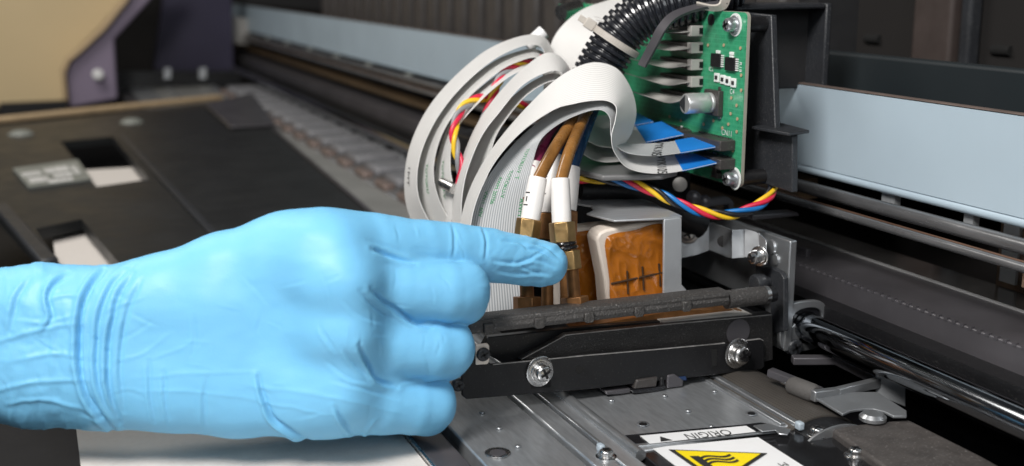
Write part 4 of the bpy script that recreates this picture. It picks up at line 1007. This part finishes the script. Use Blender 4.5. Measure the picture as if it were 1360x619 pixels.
fold([(177,352),(150,378),(135,410),(129,452),(129,496),(140,535),(158,562)], 1.4, 4.2, .55)
fold([(176,362),(157,396),(147,440),(143,490),(148,528),(160,560)], 1.6, 4.2, .55)
fold([(186,372),(170,410),(162,455),(159,500),(166,545)], .9, 4, .5)
fold([(122,380),(116,430),(118,500),(130,545)], .6, 3, .6)
fold([(92,366),(74,378),(65,396),(70,420),(58,440)], 1.2, 4, .9)
fold([(40,372),(22,400),(14,440)], .8, 4, .8)
for q in ([(-10,458),(40,440),(112,428)],[(-10,520),(50,506),(118,506)],[(10,536),(60,530),(112,544)],[(20,480),(70,470),(106,474)]): crease(q, .7, 4)
for q in ([(60,400),(90,392),(112,396)],[(20,425),(60,428),(100,418)]): crease(q, .6, 4)
fold([(197,480),(199,520),(206,560)], .7, 3.2, .7); fold([(217,492),(219,525),(224,562)], .6, 3, .7)
fold([(276,500),(271,535),(273,572)], .5, 3.5, .6); fold([(256,420),(258,450),(254,480)], .35, 3, .5)
for q in ([(175,502),(260,496),(345,494)],[(180,520),(260,520),(350,530)],[(200,478),(240,462),(256,452)],[(150,480),(190,470),(230,440)]): crease(q, .28, 3)
fold([(344,500),(350,525),(362,553),(384,573),(412,588)], 1.6, 3.5, .9)
fold([(444,540),(456,560),(470,578)], .9, 3.2, .8); fold([(480,586),(490,566),(500,556)], -.6, 4, 0)
crease([(330,512),(400,520),(470,535),(540,552)], .35, 3.5); crease([(320,528),(380,540),(440,552)], .3, 3)
fold([(478,458),(490,484),(502,504),(528,513)], 1.8, 4.2, .5); fold([(455,462),(470,482),(488,500)], .5, 3, .7); fold([(432,480),(460,500),(490,508)], .35, 3, .6)
fold([(494,384),(520,408),(546,427),(572,435)], 1.8, 4.2, .5); fold([(478,386),(498,408),(522,424)], .5, 3, .6); fold([(455,400),(480,420),(512,430)], .3, 3, .5)
fold([(424,432),(434,450),(446,468)], .4, 3, .6); fold([(440,505),(480,515),(530,530)], .35, 3, .5)
fold([(496,330),(518,341),(552,349)], 1.5, 4.2, .5); fold([(490,318),(510,326),(540,336)], .35, 3.5, .5)

# finger pleats
for q, a in (([(556,430),(572,427),(592,429)],.3),([(530,508),(556,502),(582,502)],.3),([(640,300),(646,322),(644,345)],.28),([(600,298),(604,318),(602,342)],.22),([(655,346),(690,349),(722,334)],.45),([(700,330),(715,333),(738,345)],.4),([(706,322),(724,328),(744,342)],.35),([(690,352),(706,360),(730,364)],.35),([(700,343),(716,346),(736,354)],.35),([(660,360),(690,364),(716,362)],.3),([(668,318),(690,322),(702,330)],.3)): fold(q, a*1.7, 2.8, .7)
# many fine stretched-film lines, each its own
rg = random.Random(5)
for _ in range(24):
    x, y = rg.uniform(-20, 200), rg.uniform(362, 556); a = rg.choice((rg.gauss(1.35,.25), rg.gauss(.2,.35))); L_ = rg.uniform(18, 60); b = rg.gauss(0,.35)
    crease([(x,y),(x+L_*.5*math.cos(a),y+L_*.5*math.sin(a)),(x+L_*(.5*math.cos(a)+.5*math.cos(a+b)),y+L_*(.5*math.sin(a)+.5*math.sin(a+b)))], rg.choice((-.22,-.28,.25,.3))*rg.uniform(.6,1.2), rg.uniform(2.2,3.4), .5)
for _ in range(18):
    x, y = rg.uniform(200, 480), rg.uniform(350, 565); a = rg.choice((rg.gauss(1.2,.4), rg.gauss(.15,.25))); L_ = rg.uniform(15, 60)
    crease([(x,y),(x+L_*.5*math.cos(a)+2,y+L_*.5*math.sin(a)),(x+L_*math.cos(a),y+L_*math.sin(a))], rg.choice((-.12,-.16,.14,.18)), rg.uniform(2.0,3.2), .5)
for _ in range(30):
    x, y = rg.uniform(470, 640), rg.choice((rg.uniform(300,340), rg.uniform(355,425), rg.uniform(438,500), rg.uniform(512,572))); a = rg.choice((rg.gauss(1.45,.2), rg.gauss(.25,.3))); L_ = rg.uniform(10, 34)
    crease([(x,y),(x+L_*.5*math.cos(a)+1.5,y+L_*.5*math.sin(a)),(x+L_*math.cos(a),y+L_*math.sin(a))], rg.choice((-.14,-.2,.16)), rg.uniform(1.8,2.8), .5)
# crumpled cuff, fading out towards the palm
cw = np.clip((150-UV[:,0])/70, 0, 1)
disp += cw*(np.abs(fbm(UW/np.array([26.,60.]), 21, 4))*-.0024+.0007)
disp += cw*fbm(np.stack([UW[:,0]*.5+UW[:,1]*.25, UW[:,1]*.9-UW[:,0]*.3],1)/20., 33, 3)*.0011
for (cx_, cy_, sx_, sy_, an) in ((430,335,42,15,-.7),(425,418,40,16,-.6),(430,486,40,14,-.5)): disp += an*1e-3*np.exp(-((UV[:,0]-cx_)/sx_)**2-((UV[:,1]-cy_-(UV[:,0]-cx_)*.12)/sy_)**2)
disp += fbm(UW/np.array([70.,40.]), 41, 3)*.0010 + fbm(UW/18., 51, 2)*.00016
fw = np.clip((UV[:,0]-620)/60, 0, 1); disp += fw*fbm(np.stack([UW[:,0]*.7+UW[:,1]*.7, (UW[:,1]-UW[:,0])*.25],1)/8., 61, 2)*.0010
Pc = Pc+Nc*disp[:,None]
Pc = relax(Pc, Qg, 1, .35)
Pw = C+Pc@M.T
base = V(*(C+M@camp(150,560,.49)))
pe = thing('person', 'hand in a light blue nitrile glove pointing one finger at a brass fitting', 'person', base)
mb = MB(); mb.v = [tuple(p) for p in Pw]; mb.f = [tuple(int(i) for i in q) for q in Qg]
gl = mb.build('glove', glove_m, pe, smooth=180)
# ================================================================== LIGHT, WORLD, CAMERA
def area(name, loc, tgt, size, power, col=(1,1,1), sy=None):
    l = bpy.data.lights.new(name, 'AREA'); l.energy = power; l.size = size; l.color = col
    if sy: l.shape = 'RECTANGLE'; l.size_y = sy
    o = bpy.data.objects.new(name, l); COL.objects.link(o); o.location = loc
    o.rotation_euler = (Vector(tgt)-Vector(loc)).to_track_quat('-Z', 'Y').to_euler(); return o
area('key_lamp', (-.34, .04, .82), (.22, .50, .07), .30, 14.5, (1, .97, .94))
area('side_fill', (.10, -.35, .50), (.36, .45, .08), .35, 1.8, (.93, .97, 1))  # fill added to light the beam and rails
area('room_lamp', (-.35, 1.3, 1.15), (.1, 1.8, .1), .6, 10.5, (1, .96, .90))
w = bpy.data.worlds.new('World'); scn.world = w; w.use_nodes = True
bg = w.node_tree.nodes['Background']; bg.inputs['Color'].default_value = (.75,.82,.9,1); bg.inputs['Strength'].default_value = .07
cd = bpy.data.cameras.new('camera'); co = bpy.data.objects.new('camera', cd); COL.objects.link(co)
from mathutils import Matrix
mw = Matrix.Identity(4)
for i in range(3):
    for j in range(3): mw[i][j] = M[i][j]
    mw[i][3] = C[i]
co.matrix_world = mw
cd.sensor_width = 36; cd.lens = F*36/1360; cd.clip_start = .01; cd.clip_end = 50
cd.dof.use_dof = True; cd.dof.focus_distance = .555; cd.dof.aperture_fstop = 8.0
scn.camera = co
scn.view_settings.view_transform = 'Standard'; scn.view_settings.look = 'None'; scn.view_settings.exposure = 0; scn.view_settings.gamma = 1
scn.cycles.use_denoising = True
scn.cycles.max_bounces = 8
